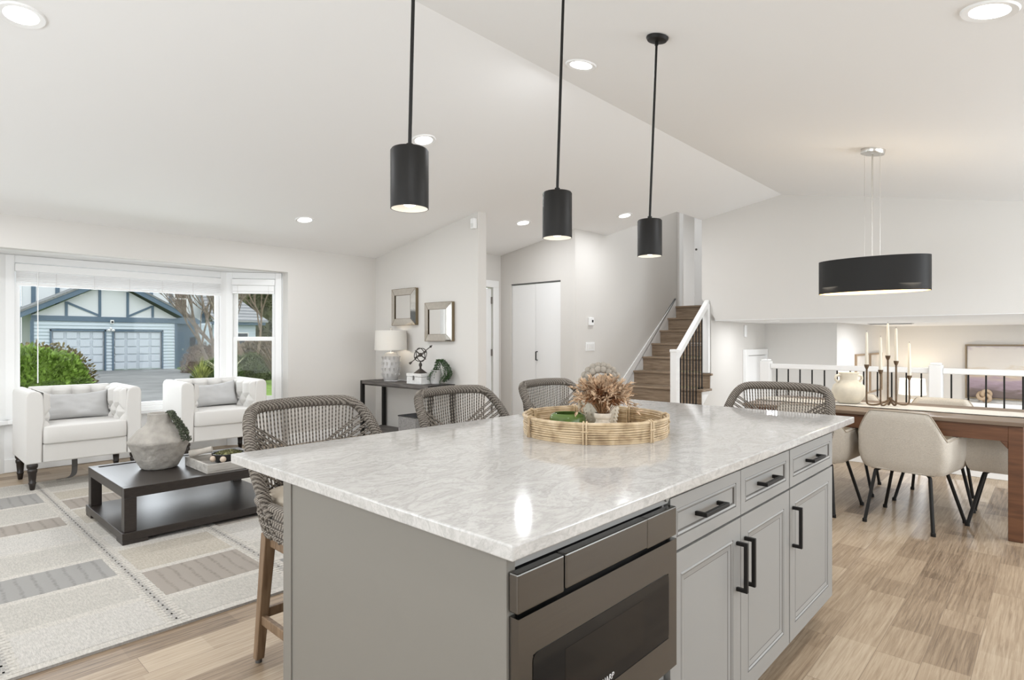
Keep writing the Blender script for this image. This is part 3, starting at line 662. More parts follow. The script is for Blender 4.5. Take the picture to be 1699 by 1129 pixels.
# ================================================================== PENDANTS
def pendant(label, x, y, ztop, zbot, r, dx, dy):
    zt = zc(y + dy); t = thing('pendant_light', label, 'lamp', (x, y, zbot), 0, 'black cylinder pendants over the island')
    H = ztop - zbot
    b = MB(); b.lathe([(r, 0), (r, H), (r * .94, H + .006), (.012, H + .008), (0, H + .008)], 40); b.lathe([(r - .003, .0), (r, .0)], 40); b.build('shade', M_BLACK, t)
    b = MB(); b.lathe([(r - .0025, .0005), (r - .0025, H - .01), (0, H - .012)], 40); b.build('shade_lining', mat('lining_white', (.55, .54, .51), .5), t)
    b = MB(); b.lathe([(.017, H - .013), (.017, .075), (.0, .075)], 16); b.build('socket', M_TRIM, t)
    b = MB(); b.ball((0, 0, .036), .031, 18, 12); b.build('bulb', mat('bulb_glow', (1, .93, .82), .4, emit=3), t)
    light('pendant_lamp', 'POINT', (0, 0, -.012), .12, (1, .9, .78), .03, parent=t)
    top = Vector((dx, dy, zt - zbot - .02)); a = Vector((0, 0, H + .008))
    b = MB(); b.cyl(a, a.lerp(top, .985), .0065, n=10); b.cyl(a, a + (top - a).normalized() * .018, .012, n=12); b.build('rod', M_BLACK, t)
    b = MB(); b.cyl(a.lerp(top, .975), top, .010, n=12); b.build('swivel', M_BLACK, t)
    b = MB(); b.lathe([(0, .0), (.03, .0), (.052, .006), (.06, .018), (.06, .024), (0, .024)], 32)
    o = b.build('canopy', M_BLACK, t, loc=(dx, dy, zt - zbot - .027)); o.rotation_euler = (math.atan(.2), 0, 0)
    return t
pendant('nearest black cylinder pendant, largest and leftmost over the island', 1.25, 1.65, 1.942, 1.742, .066, .016, -.017)
pendant('middle black cylinder pendant over the island', 2.06, 1.64, 1.940, 1.742, .066, .021, -.022)
pendant('farthest black cylinder pendant with its round canopy in view', 2.863, 1.634, 1.936, 1.744, .066, .026, -.028)
px, py = 5.53, 1.11; zt = zc(py)
t = thing('drum_chandelier', 'oval black drum chandelier with gold lining over the dining table', 'lamp', (px, py, 1.675))
# the drum is an oval whose long axis follows the table
b = MB(); oa, ob = .40, .20
b.lathe([(1, 0), (1, .275)], 56, sx=ob, sy=oa); b.lathe([(.99, 0), (1, .0)], 56, sx=ob, sy=oa); b.lathe([(.99, .275), (1, .275)], 56, sx=ob, sy=oa); b.build('shade', M_BLACK, t, recalc=False)
b = MB(); b.lathe([(.988, .001), (.988, .274)], 56, sx=ob, sy=oa); b.build('shade_lining', mat('gold_lining', (.78, .58, .30), .35, .6), t)
b = MB(); b.lathe([(0, .06), (.96, .06), (.96, .064), (0, .064)], 56, sx=ob, sy=oa); b.build('diffuser', mat('diffuser_glow', (1, .86, .62), .5, emit=2.5), t)
b = MB(); b.cyl((0, 0, .07), (0, 0, zt - 1.675 - .03), .006, n=8); b.build('stem', mat('nickel', (.62, .60, .57), .3, 1.0), t)
for s in (-1, 1):
    b = MB(); b.cyl((0, s * .055, .274), (0, s * .055, zt - 1.675 - .03), .0016, n=5); b.build('cable', mat('nickel', (.62, .6, .57)), t)
b = MB()
for s in (-1, 1): b.cyl((0, s * .39, .272), (0, 0, .272), .003, n=6)
b.build('spider', mat('nickel', (.62, .6, .57)), t)
b = MB(); b.lathe([(0, 0), (.085, 0), (.088, .004), (.088, .036), (0, .036)], 32); o = b.build('canopy', mat('nickel', (.62, .6, .57)), t, loc=(0, 0, zt - 1.675 - .036)); o.rotation_euler = (math.atan(.2), 0, 0)
light('chandelier_lamp', 'AREA', (0, 0,   .052), 7, (1, .90, .75), .34, .7, parent=t)

# ================================================================== ISLAND TRAY
TX, TY = 1.938, 1.352
M_RATTAN = wood('rattan', [(.30, .205, .115), (.49, .365, .22), (.60, .47, .315)], (9, 9, 9), .5, 2.0)
t = thing('rattan_tray', 'round natural rattan tray with low sides on the island', 'tray', (TX, TY, .9155)); t.scale = (.945, .945, 1)
b = MB(); b.lathe([(0, .004), (.288, .004), (.30, .0), (.30, .012), (0, .012)], 64); b.build('base', M_RATTAN, t)
b = MB(); r0 = .298
for k in range(7):
    z = .011 + k * .0084; rr = r0 + .0015 * math.sin(k * 2.1)
    b.tube([(rr * math.cos(2 * PI * i / 72), rr * math.sin(2 * PI * i / 72), z + .0007 * math.sin(i * .7 + k)) for i in range(72)], .0042, 7, closed=True)
    b.tube([((rr - .011) * math.cos(2 * PI * i / 72), (rr - .0085) * math.sin(2 * PI * i / 72), z + .0042) for i in range(72)], .0046, 6, closed=True)
b.build('coiled_side', M_RATTAN, t)
b = MB(); b.tube([(.3 * math.cos(2 * PI * i / 72), .3 * math.sin(2 * PI * i / 72), .071) for i in range(72)], .0065, 8, closed=True); b.build('rim', M_RATTAN, t)
for k in range(7):
    a = math.radians(-152 + k * 51.4); c_, s_ = math.cos(a), math.sin(a)
    b = MB()
    for dlt in (-.006, .006):
        q = Vector((-s_, c_, 0)) * dlt; ro = .309; ri = .279
        b.tube([Vector((ro * c_, ro * s_, .0)) + q, Vector((ro * c_, ro * s_, .074)) + q, Vector(((r0) * c_, (r0) * s_, .080)) + q, Vector((ri * c_, ri * s_, .074)) + q, Vector((ri * c_, ri * s_, .012)) + q], .0035, 6)
    q = Vector((-s_, c_, 0)); b.tube([Vector((.311 * c_, .311 * s_, .045)) - q * .014, Vector((.3125 * c_, .3125 * s_, .046)), Vector((.311 * c_, .311 * s_, .045)) + q * .014], .0028, 6)
    b.build('binding', M_RATTAN, t)
# direction to camera side helpers on the tray: F away from the camera, RT to the right
F = Vector((.829, .577, 0)).normalized(); RT = Vector((F.y, -F.x, 0))
def on_tray(f, r, z=.928): return Vector((TX, TY, 0)) + F * f + RT * r + Vector((0, 0, z))
def g_mat(name, col):
    m = bpy.data.materials.new(name); m.use_nodes = True; b = m.node_tree.nodes['Principled BSDF']; b.inputs['Base Color'].default_value = (*col, 1)
    b.inputs['Transmission Weight'].default_value = .12; b.inputs['Roughness'].default_value = .05; b.inputs['IOR'].default_value = 1.45; return m
t = thing('candle_bowl', 'squat green glass candle bowl in the rattan tray', 'candle', on_tray(-.03, -.106))
b = MB(); b.lathe([(0, 0), (.064, 0), (.071, .006), (.072, .05), (.066, .062), (.056, .068), (.052, .066), (.062, .058), (.066, .048), (.065, .012), (0, .010)], 40); b.build('glass', g_mat('green_glass', (.12, .19, .05)), t)
b = MB(); b.lathe([(0, .011), (.064, .013), (.064, .042), (0, .042)], 32); b.build('wax', mat('green_wax', (.09, .16, .03), .5), t)
# cream hobnail pot, behind
t = thing('hobnail_pot', 'cream pot covered in rows of raised dots, behind the small vase', 'pot', on_tray(.09, .024))
pr = [(0, 0), (.058, 0), (.062, .006), (.070, .06), (.083, .125), (.086, .13), (.080, .132), (.066, .06), (.055, .012), (0, .010)]
b = MB(); b.lathe(pr, 40); b.build('body', mat('cream_clay', (.66, .61, .52), .8, bump=.1), t)
b = MB()
for k in range(16):
    a = 2 * PI * k / 16
    for j in range(8):
        z = .014 + j * .0148; r = .0625 + (.083 - .0625) * (z / .13) ** 1.3
        b.ball((r * math.cos(a), r * math.sin(a), z), .0052, 7, 5)
b.build('dots', mat('cream_clay', (.66, .61, .52)), t)
t = thing('bud_vase', 'small cream stone vase with a square shoulder in the tray', 'vase', on_tray(-.06, .030))
b = MB(); b.lathe([(0, 0), (.044, 0), (.047, .004), (.047, .016), (.030, .036), (.026, .040), (.026, .050), (.031, .055), (.033, .060), (.033, .074), (.029, .074), (.026, .05), (.0, .045)], 28); b.build('body', mat('travertine', (.68, .62, .53), .75, var=.12, vscale=40, bump=.15, bscale=80), t)
M_DRY = mat('dried_grass', (.52, .37, .245), .9, var=.45, vscale=30)
t = thing('dried_grass_bunch', 'rust and straw dried grass spraying from the small vase', 'dried flowers', on_tray(-.06, .030, .928 + .05))
rr = random.Random(3)
b = MB(); st_ = MB()
for k in range(120):
    a = rr.uniform(0, 2 * PI); el = rr.uniform(.02, 1.25); l = rr.uniform(.11, .185) * (1 - .50 * math.sin(el) ** 2)
    d = Vector((math.cos(a) * math.cos(el), math.sin(a) * math.cos(el), math.sin(el)))
    lift = max(0, .30 - math.sin(el)) * .2
    p1 = Vector((0, 0, .05)) + d * l * .45 + Vector((0, 0, .02)); p2 = Vector((0, 0, .05)) + d * l + Vector((0, 0, .022 - .055 * (l / .17) * math.cos(el) ** 2))
    st_.tube([Vector((rr.uniform(-.01, .01), rr.uniform(-.01, .01), 0)), p1, p2], .0011, 4)
    for j in range(17):
        q = .22 + .78 * j / 16; b.mi = 1 if q < .52 else 0; p = p1.lerp(p2, (q - .45) / .55) if q > .45 else Vector((0, 0, .05)).lerp(p1, q / .45)
        dd = (p2 - p1).normalized() + Vector((rr.uniform(-.8, .8), rr.uniform(-.8, .8), rr.uniform(-.6, .8)))
        b.leaf(p, dd, (rr.uniform(-1, 1), rr.uniform(-1, 1), 1), rr.uniform(.016, .034), rr.uniform(.003, .0055))
b.build('plumes', [M_DRY, mat('dried_rust', (.27, .125, .055), .9, var=.4, vscale=30)], t, False, recalc=False); st_.build('stems', mat('stem_brown', (.24, .13, .06), .9), t)
t = thing('bead_garland', 'grey-washed wooden bead garland heaped over the hobnail pot', 'garland', on_tray(.09, .024, .928 + .132))
b = MB(); rr = random.Random(11)
def arc(c0, rad, z0, n, tilt, br, sq=1.0):
    for k in range(n):
        a = PI * k / (n - 1); p = c0 + RT * (-rad * math.cos(a)) + Vector((0, 0, z0 + rad * sq * math.sin(a))) + F * (tilt * math.sin(a))
        b.ball(p, br * rr.uniform(.92, 1.06), 9, 7)
arc(Vector((0, 0, 0)), .088, .0, 14, .01, .0155, 1.36); arc(F * -.030, .074, .0, 12, -.02, .0150, 1.42); arc(F * .032, .070, .0, 11, .02, .0150, 1.45); arc(F * -.012 + RT * .012, .052, .0, 9, -.01, .0145, 1.35)
b.build('beads', mat('grey_wood_bead', (.30, .265, .22), .8, var=.2, vscale=30), t)
b = MB(); b.tube([RT * (-.078) + Vector((0, 0, -.0)), RT * -.085 + F * -.015 + Vector((0, 0, -.05)), RT * -.083 + F * -.02 + Vector((0, 0, -.11))], [.007, .009, .003], 7); b.build('tassel', mat('jute', (.5, .42, .32), .95), t)
# ================================================================== LIVING ROOM
def rug_mesh():
    tones = [('rug_ivory', (.485, .46, .425)), ('rug_oat', (.44, .415, .375)), ('rug_sand', (.42, .38, .32)), ('rug_grey', (.285, .275, .26)), ('rug_brown', (.30, .265, .23)), ('rug_seam', (.36, .34, .315)), ('rug_band', (.50, .47, .425))]
    ms = []
    for n, c in tones:
        hi = tuple(min(1, v * 1.02) for v in c); lo = tuple(v * .80 for v in c)
        if n in ('rug_grey', 'rug_brown'): ms.append(striped(n, tuple(v * .70 for v in c), hi, 4.6, 'X', .97, .35, 1.6, (.16, .36)))
        else:
            m = mat(n, c, .97, var=.15, vscale=70, bump=.35, bscale=140, stretch=(1.8, .5, 1)); ms.append(m)
    b = MB(); z = .012
    X0, X1_, Y0, Y1 = -.88, 2.55, 2.88, 6.68
    xs = [-.88, -.29, .315, .915, 1.515, 2.115, 2.55]
    rr = random.Random(5)
    def quad(x0, x1, y0, y1, mi, h=0.0):
        b.mi = mi; v = [b.bm.verts.new(p) for p in ((x0, y0, z + h), (x1, y0, z + h), (x1, y1, z + h), (x0, y1, z + h))]; b.face(v)
    rows = {2: [(.39, 0), (.40, 1), (.40, 3), (.42, 1), (.44, 0), (.32, 4), (.5, 1), (.45, 3)], 3: [(.32, 1), (.46, 4), (.48, 2), (.36, 0), (.38, 1), (.5, 2), (.38, 4), (.35, 2)],
            1: [(.30, 3), (.42, 0), (.36, 1), (.45, 0), (.36, 3), (.42, 1), (.45, 0), (.4, 1)], 4: [(.42, 3), (.40, 1), (.44, 0), (.42, 4), (.4, 0), (.4, 1), (.44, 3), (.3, 0)]}
    b.mi = 5
    b.box(X0, X1_, Y0, Y1, .0008, z - .001)
    quad(X0, X1_, Y0, Y0 + .05, 6); quad(X0, X1_, Y1 - .05, Y1, 6)
    for k in range(len(xs) - 1):
        x0, x1 = xs[k] + .018, xs[k + 1] - .018; y = Y0 + .052
        rl_ = rows.get(k) or [(rr.uniform(.32, .48), rr.choice([0, 1, 1, 2, 3, 4])) for q in range(9)]
        for h, mi in rl_:
            if y > Y1 - .1: break
            y1 = min(Y1 - .052, y + h)
            quad(x0 + .03, x1 - .03, y, y1 - .05, mi); quad(x0 + .03, x1 - .03, y1 - .05, y1, 6); y = y1
        if y < Y1 - .052: quad(x0 + .03, x1 - .03, y, Y1 - .052, 1)
        quad(x0, x0 + .03, Y0 + .05, Y1 - .05, 6); quad(x1 - .03, x1, Y0 + .05, Y1 - .05, 6)
        if k: quad(xs[k] - .018, xs[k] + .018, Y0 + .05, Y1 - .05, 5, .0003)
        # stitches over the seams
        b.mi = 6; n = int((Y1 - Y0) / .032)
        if k:
            for q in range(n):
                yy = Y0 + .03 + q * .032; dx = .012 * (q % 2)
                b.box(xs[k] - .05 + dx, xs[k] - .008 + dx, yy, yy + .011, z, z + .0016); b.box(xs[k] + .008 - dx, xs[k] + .05 - dx, yy, yy + .011, z, z + .0016)
    o = b.build('patchwork_rug', ms, smooth=False, recalc=False)
    tag(o, 'large pale patchwork rug of stitched grey and oat squares under the coffee table', 'rug')
rug_mesh()

M_LINEN = mat('ivory_linen', (.66, .64, .61), .95, bump=.12, bscale=260, sheen=.2)
def tuft(w, h, cols, rows_, depth, place, mb):
    """quilted face of w x h: place(u,v,d) gives the point; buttons on a diamond lattice"""
    px, y1 = w / cols, h * .74                      # pleats run up from the top row of buttons
    py = 2 * y1 / rows_
    bt = [(x * px / 2, (j + .5) * py / 2) for j in range(rows_) for x in range(1, 2 * cols) if (x + j) % 2]
    def f(u, v):
        x, y = u * w, v * h; yy = y - py / 4
        top = (rows_ - 1) * py / 2; sh = .5 * ((rows_ - 1 + 1) % 2)
        if yy > top: k = abs(math.sin(PI * (x / px + .5 * (rows_ % 2))))
        else:
            a_, b_ = x / px + yy / py + .5, x / px - yy / py + .5
            k = min(abs(math.sin(PI * a_)), abs(math.sin(PI * b_)))
            k = min(1.0, k * 1.15)
        e = min(1, min(x, w - x, y, h - y) / .03)
        return place(x, y, depth * (.12 + .88 * k ** .6) * max(0, e) ** .5)
    mb.grid(f, 56, 44)
    return [place(a, c, .016) for a, c in bt if .02 < a < w - .02]
def rounded_box(mb, x0, x1, y0, y1, z0, z1, e=.28, n=14):
    cx, cy, cz = (x0 + x1) / 2, (y0 + y1) / 2, (z0 + z1) / 2; hx, hy, hz = (x1 - x0) / 2, (y1 - y0) / 2, (z1 - z0) / 2
    sg = lambda v, p: math.copysign(abs(v) ** p, v)
    def f(u, v):
        a = 2 * PI * u; q = -PI / 2 + PI * v; cq = sg(math.cos(q), e)
        return (cx + hx * cq * sg(math.cos(a), e), cy + hy * cq * sg(math.sin(a), e), cz + hz * sg(math.sin(q), e))
    mb.grid(f, 4 * n, n, wrap=True)
def armchair(label, loc, rz, strap):
    t = thing('armchair', label, 'armchair', loc, rz, 'ivory tufted armchairs by the bay window')
    b = MB(); b.box(-.31, .31, -.345, .28, .235, .395); b.build('seat_base', M_LINEN, t, True, .012)
    b = MB(); rounded_box(b, -.312, .312, -.375, .26, .392, .548, .13, 16); b.build('seat_cushion', M_LINEN, t, ang=1.5)
    M_BUT = mat('button_grey', (.40, .39, .37), .9)
    for s in (-1, 1):
        b = MB(); prof = [(.315, .235), (.425, .235), (.425, .80), (.415, .835), (.39, .85), (.355, .85), (.325, .838), (.308, .81), (.300, .72), (.298, .60), (.31, .5)]
        b.prism([(s * x, z) for x, z in prof], 'y', -.355, .372)
        o = b.build('arm', M_LINEN, t, True, .012, 3)
        m2 = MB(); bs = tuft(.60, .34, 3, 3, .055, lambda x, y, d: (s * (.304 - d), -.345 + x, .495 + y), m2); m2.build('tufting', M_LINEN, o, ang=3)
        m3 = MB(); [m3.ball(p, .011, 8, 6) for p in bs]; m3.build('buttons', M_BUT, o)
    b = MB(); b.prism([(.27, .235), (.372, .235), (.372, .825), (.36, .85), (.29, .85), (.268, .83)], 'x', -.315, .315); o = b.build('backrest', M_LINEN, t, True, .012, 3)
    m2 = MB(); bs = tuft(.61, .34, 4, 2, .06, lambda x, y, d: (-.305 + x, .271 - d, .50 + y), m2); m2.build('tufting', M_LINEN, o, ang=3)
    m3 = MB(); [m3.ball(p, .011, 8, 6) for p in bs]; m3.build('buttons', M_BUT, o)
    M_LEG = mat('ebony_leg', (.020, .014, .011), .3)
    for sx in (-1, 1):
        for sy in (-1, 1):
            z0 = .0135 if sy < 0 else 0.0005; k = (.235 - z0) / .235
            pr = [(0, 0), (.016, 0), (.019, .01), (.024, .05), (.027, .056), (.027, .064), (.024, .07), (.030, .15), (.035, .16), (.036, .18), (.030, .19), (.038, .20), (.040, .222), (.034, .235), (0, .235)]
            b = MB(); b.lathe([(r, z0 + z * k) for r, z in pr], 18, (sx * .375, sy * .318 - .0, 0)); b.build('leg', M_LEG, t)
    if strap:
        b = MB(); sp = spline([(-.02, .05, .24), (-.015, .05, .12), (-.03, .03, .03), (-.10, .0, .008), (-.14, -.01, .012)], 6)
        for p, q in zip(sp, sp[1:]): w_ = Vector((.024, .010, 0)); e_ = Vector((0, .003, .003)); b.hexa([p - w_, q - w_, q - w_ + e_, p - w_ + e_], [p + w_, q + w_, q + w_ + e_, p + w_ + e_])
        tag(b.build('loose_strap', mat('webbing', (.17, .165, .16), .9), t), 'grey webbing strap hanging to the floor')
    return t
def pillow(name, label, loc, rot, w, h, th, m, seed, grp=None):
    rr = random.Random(seed); b = MB(); ph = rr.uniform(0, 6)
    def f(sgn):
        def g(u, v):
            x, y = 2 * u - 1, 2 * v - 1
            t = ((1 - abs(x) ** 3.2) * (1 - abs(y) ** 3.2)) ** .5
            px = x * w / 2 * (1 - .05 * (1 - y * y)); py = y * h / 2 * (1 - .10 * (1 - x * x)) - .018 * (1 - x * x) * (y > 0) * y
            nz = noise.noise(Vector((x * 3 + ph, y * 3, seed))) * .018 + noise.noise(Vector((x * 8 + ph, y * 7, seed))) * .006
            return (px, sgn * (th / 2 * t + nz * t), py)
        return g
    b.grid(f(1), 26, 16); b.grid(f(-1), 26, 16)
    bmesh.ops.remove_doubles(b.bm, verts=b.bm.verts, dist=1e-4)
    o = b.build(name, m, ang=3, loc=loc, rot=rot); return tag(o, label, 'pillow', grp)
M_PIL = mat('grey_linen', (.52, .515, .51), .95, bump=.15, bscale=220)
armchair('left ivory tufted armchair in front of the wide bay pane, strap hanging below', (1.24, 6.675, 0), 0, True)
armchair('right ivory tufted armchair near the narrow bay window', (2.50, 6.80, 0), math.radians(-3), False)
pillow('lumbar_pillow', 'grey linen lumbar pillow on the left armchair', (1.235, 6.80, .672), (math.radians(-24), 0, 0), .56, .28, .13, M_PIL, 3, 'grey lumbar pillows')
pillow('lumbar_pillow', 'creased grey linen lumbar pillow on the right armchair', (2.50, 6.92, .678), (math.radians(-24), math.radians(-3), math.radians(-3)), .55, .29, .13, M_PIL, 8, 'grey lumbar pillows')

M_ESP = mat('espresso_wood', (.026, .020, .017), .34, var=.25, vscale=30, stretch=(1, 6, 6))
ctx, cty, ctz = 1.555, 4.70, .0135
t = thing('coffee_table', 'low dark espresso coffee table with a lower shelf on the rug', 'table', (ctx, cty, ctz))
hw, hd = .535, .465
b = MB(); b.box(-hw + .05, hw - .05, -hd + .05, hd - .05, .315, .343); b.build('tabletop', M_ESP, t, False)
b = MB()
for q in ((-hw, hw, -hd, -hd + .05), (-hw, hw, hd - .05, hd), (-hw, -hw + .05, -hd + .05, hd - .05), (hw - .05, hw, -hd + .05, hd - .05)): b.box(*q, .285, .349)
b.build('apron', M_ESP, t, False, .003)
for sx in (-1, 1):
    for sy in (-1, 1):
        b = MB(); x, y = sx * (hw - .036), sy * (hd - .036); b.box(x - .034, x + .034, y - .034, y + .034, .072, .2849); b.build('leg', M_ESP, t, False, .003)
b = MB(); b.box(-hw - .012, hw + .012, -hd - .012, hd + .012, .022, .072)
b.build('shelf', M_ESP, t, False, .003)
b = MB()
for sx in (-1, 1):
    for sy in (-1, 1): x, y = sx * (hw - .06), sy * (hd - .06); b.box(x - .07, x + .07, y - .07, y + .07, .0, .0219)
b.build('foot_blocks', M_ESP, t, False)
CT = ctz + .3435
# vase with succulent
vx, vy = 1.375, 4.79
t = thing('clay_vase', 'rough plaster-grey diamond shaped vase on the coffee table', 'vase', (vx, vy, CT))
pr = [(0, 0), (.105, 0), (.118, .008), (.150, .07), (.195, .185), (.203, .20), (.196, .212), (.14, .275), (.092, .31), (.080, .33), (.074, .385), (.078, .395), (.068, .398), (.064, .385), (.066, .33), (0, .30)]
def rough(a, z): return 1 + .03 * noise.noise(Vector((math.cos(a) * 2.5, math.sin(a) * 2.5, z * 14))) + .015 * noise.noise(Vector((math.cos(a) * 9, math.sin(a) * 9, z * 40)))
b = MB(); fine = [Vector((r, 0, z)) for r, z in pr]; pp = []
for p, q in zip(fine, fine[1:]):
    n = max(1, int((q - p).length / .014)); pp += [tuple(p.lerp(q, k / n)[i] for i in (0, 2)) for k in range(n)]
pp.append(pr[-1]); b.lathe(pp, 56, fn=rough); b.build('body', mat('plaster_clay', (.36, .335, .30), .97, var=.16, vscale=14, bump=.9, bscale=30), t, ang=3)
b = MB(); b.tube(spline([(.07, -.02, .375), (.082, -.028, .35), (.105, -.035, .315), (.13, -.04, .29)], 5), [.012] * 8 + [.018] * 8, 8); b.build('lug', mat('plaster_clay', (.36, .335, .30)), t)
t = thing('trailing_succulent', 'dark green beaded succulent trailing out of the grey clay vase', 'plant', (vx + .03, vy - .02, CT + .36))
b = MB(); rr = random.Random(2); rgt = Vector((.681, -.732, 0)); cam_d = Vector((-.33, -.94, 0))
for k in range(7):
    a = rr.uniform(-.35, .35); d = (rgt * math.cos(a) + Vector((-rgt.y, rgt.x, 0)) * math.sin(a) + cam_d * .35).normalized(); L_ = rr.uniform(.5, 1.0)
    pts = spline([Vector((0, 0, 0)), d * .045 + Vector((0, 0, .045)), d * .085 + Vector((0, 0, .005)), d * (.11 + .03 * L_) + Vector((0, 0, -.06 * L_ - .01)), d * (.135 + .05 * L_) + Vector((0, 0, -.165 * L_))], 7)
    b.tube(pts, .0022, 4)
    for p in pts[3:]:
        for j in range(4): b.ball(p + Vector((rr.uniform(-.012, .012), rr.uniform(-.012, .012), rr.uniform(-.008, .008))), rr.uniform(.0045, .0068), 6, 4)
b.build('beaded_stems', mat('succulent_green', (.055, .065, .038), .6, var=.5, vscale=40), t)
# whitewashed box tray with bowl
t = thing('wooden_tray', 'shallow grey-washed wooden tray on the coffee table corner', 'tray', (1.755, 4.505, CT))
M_GW = wood('grey_wash', [(.30, .275, .245), (.42, .395, .36), (.52, .49, .45)], (2, 12, 12), .8)
b = MB(); b.box(-.23, .23, -.22, .22, .001, .016)
b.build('base', M_GW, t, False, .002)
b = MB()
for q in ((-.23, .23, -.22, -.20), (-.23, .23, .20, .22), (-.23, -.21, -.20, .20), (.21, .23, -.20, .20)): b.box(*q, .0165, .064)
b.build('sides', M_GW, t, False, .002)
b = MB(); b.box(.02, .15, -.2215, -.2205, .03, .055); b.build('hand_slot', M_BLACK, t, False)
bw = thing('black_bowl', 'round black bowl with pale wooden balls around it, in the wooden tray', 'bowl', (1.755, 4.52, CT + .017))
b = MB(); b.lathe([(0, 0), (.06, 0), (.085, .01), (.108, .045), (.112, .075), (.104, .075), (.098, .045), (0, .02)], 36); b.build('body', mat('black_ceramic', (.012, .012, .012), .35), bw)
for k, a in enumerate((-170, -128, -86, -44, 8, 60, 112)):
    a = math.radians(a); b = MB(); b.ball((.118 * math.cos(a), .118 * math.sin(a), .045), .0215, 14, 10); b.build('ball', mat('pale_wood', (.58, .47, .37), .6), bw)
t = thing('moss', 'olive moss heaped in the black bowl', 'moss', (1.755, 4.52, CT + .06)); rr = random.Random(9); b = MB()
b.lathe([(0, -.02), (.09, -.02), (.092, .015), (.06, .035), (0, .042)], 24)
for k in range(420):
    a = rr.uniform(0, 2 * PI); r = .098 * math.sqrt(rr.random()); b.leaf((r * math.cos(a), r * math.sin(a), .038 - 2.6 * r * r), (rr.uniform(-1, 1), rr.uniform(-1, 1), .9), (0.3, 0.2, 1), rr.uniform(.012, .024), .004)
b.build('tufts', mat('moss_green', (.17, .165, .075), .95, var=.5, vscale=40), t, False, recalc=False)
b = MB(); p0 = Vector((1.535, 4.66, CT + .092)); p1 = Vector((1.665, 4.585, CT + .118)); b.tube([p0, p0.lerp(p1, .1), p0.lerp(p1, .5), p1], [.026, .027, .021, .024], 14)
tag(b.build('carved_horn', mat('bone_clay', (.46, .42, .37), .9, var=.15, vscale=30, bump=.2)), 'thick bone-coloured carved tube leaning across the wooden tray', 'ornament')

# ================================================================== CONSOLE
t = thing('console_table', 'dark wood and black metal console table under the mirrors', 'table', (4.43, 5.935, 0))
M_CON = wood('smoked_oak', [(.05, .043, .040), (.10, .088, .08), (.155, .14, .128)], (12, 1.3, 12), .6)
b = MB(); b.box(-.155, .155, -.67, .67, .70, .758); b.build('tabletop', M_CON, t, False, .003)
b = MB(); b.box(-.155, .155, -.67, .67, .11, .145); b.build('lower_shelf', M_CON, t, False, .003)
for sy in (-1, 1):
    y = sy * .695; b = MB()
    for x in (-.165, .165): b.box(x - .022, x + .022, y - .022, y + .022, .001, .76)
    b.box(-.143, .143, y - .022, y + .022, .715, .76); b.box(-.143, .143, y - .022, y + .022, .10, .145); b.build('end_frame', M_BLACK, t, False, .003)
b = MB(); b.box(.15, .187, -.673, .673, .715, .7599); b.box(-.187, -.156, -.673, .673, .72, .7599); b.build('rail', M_CON, t, False, .002)
t = thing('table_lamp', 'white embossed ceramic table lamp with a drum shade on the console', 'lamp', (4.43, 6.24, .761))
M_CER = mat('white_ceramic', (.50, .485, .47), .35)
b = MB(); b.lathe([(0, 0), (.085, 0), (.085, .012), (.095, .03), (.108, .07), (.110, .27), (.100, .32), (.07, .355), (.03, .37), (0, .37)], 40)
for j in range(4):
    for k in range(12):
        a = 2 * PI * (k + .5 * (j % 2)) / 12; z = .06 + j * .072; r = .109; c_, s_ = math.cos(a), math.sin(a); u = Vector((-s_, c_, 0))
        p = Vector((r * c_, r * s_, z)); o_ = Vector((c_, s_, 0))
        b.hexa([p - u * .009, p + u * .009, p + u * .009 + o_ * .002, p - u * .009 + o_ * .002], [p - u * .009 + Vector((0, 0, .04)), p + u * .009 + Vector((0, 0, .04)), p + u * .009 + o_ * .017 + Vector((0, 0, .04)), p - u * .009 + o_ * .017 + Vector((0, 0, .04))])
b.build('base', M_CER, t, ang=.5)
b = MB(); b.cyl((0, 0, .37), (0, 0, .66), .008, n=10); b.ball((0, 0, .672), .013, 10, 8); b.build('stem', mat('nickel', (.62, .6, .57)), t)
b = MB(); b.lathe([(.205, .395), (.198, .645), (.196, .645), (.203, .395), (.205, .395)], 48)
ms = bpy.data.materials.new('linen_shade'); ms.use_nodes = True; p_ = ms.node_tree.nodes['Principled BSDF']; p_.inputs['Base Color'].default_value = (.78, .75, .70, 1); p_.inputs['Roughness'].default_value = .9
p_.inputs['Transmission Weight'].default_value = .25; p_.inputs['Subsurface Weight'].default_value = 0
b.build('shade', ms, t)
b = MB(); b.ball((0, 0, .52), .03, 14, 10); b.build('bulb', mat('bulb_glow', (1, .93, .82)), t)
light('table_lamp_bulb', 'POINT', (0, 0, .50), 2.6, (1, .88, .70), .04, parent=t)
b = MB(); b.tube(spline([(.02, .10, .006), (-.05, -.14, .006), (.0, -.2, .02), (.1, -.22, .005)], 6), .003, 6); b.build('cord', M_TRIM, t)
t = thing('keepsake_box', 'small white wooden box with a latch on the console', 'box', (4.41, 5.595, .761))
M_WB = mat('chalk_white', (.66, .65, .63), .8, var=.08, vscale=30)
b = MB(); b.box(-.11, .11, -.14, .14, .0, .085); b.build('body', M_WB, t, False, .003)
b = MB(); b.box(-.113, .113, -.143, .143, .088, .125); b.build('lid', M_WB, t, False, .004)
b = MB(); b.box(-.119, -.1135, -.012, .012, .06, .1); b.ball((-.12, 0, .055), .008, 8, 6); b.build('latch', mat('latch_dark', (.15, .14, .13)), t)
t = thing('armillary_sphere', 'dark metal armillary sphere with an arrow on the white box', 'ornament', (4.40, 5.595, .887))
M_IRON = mat('aged_iron', (.06, .05, .042), .6, .5)
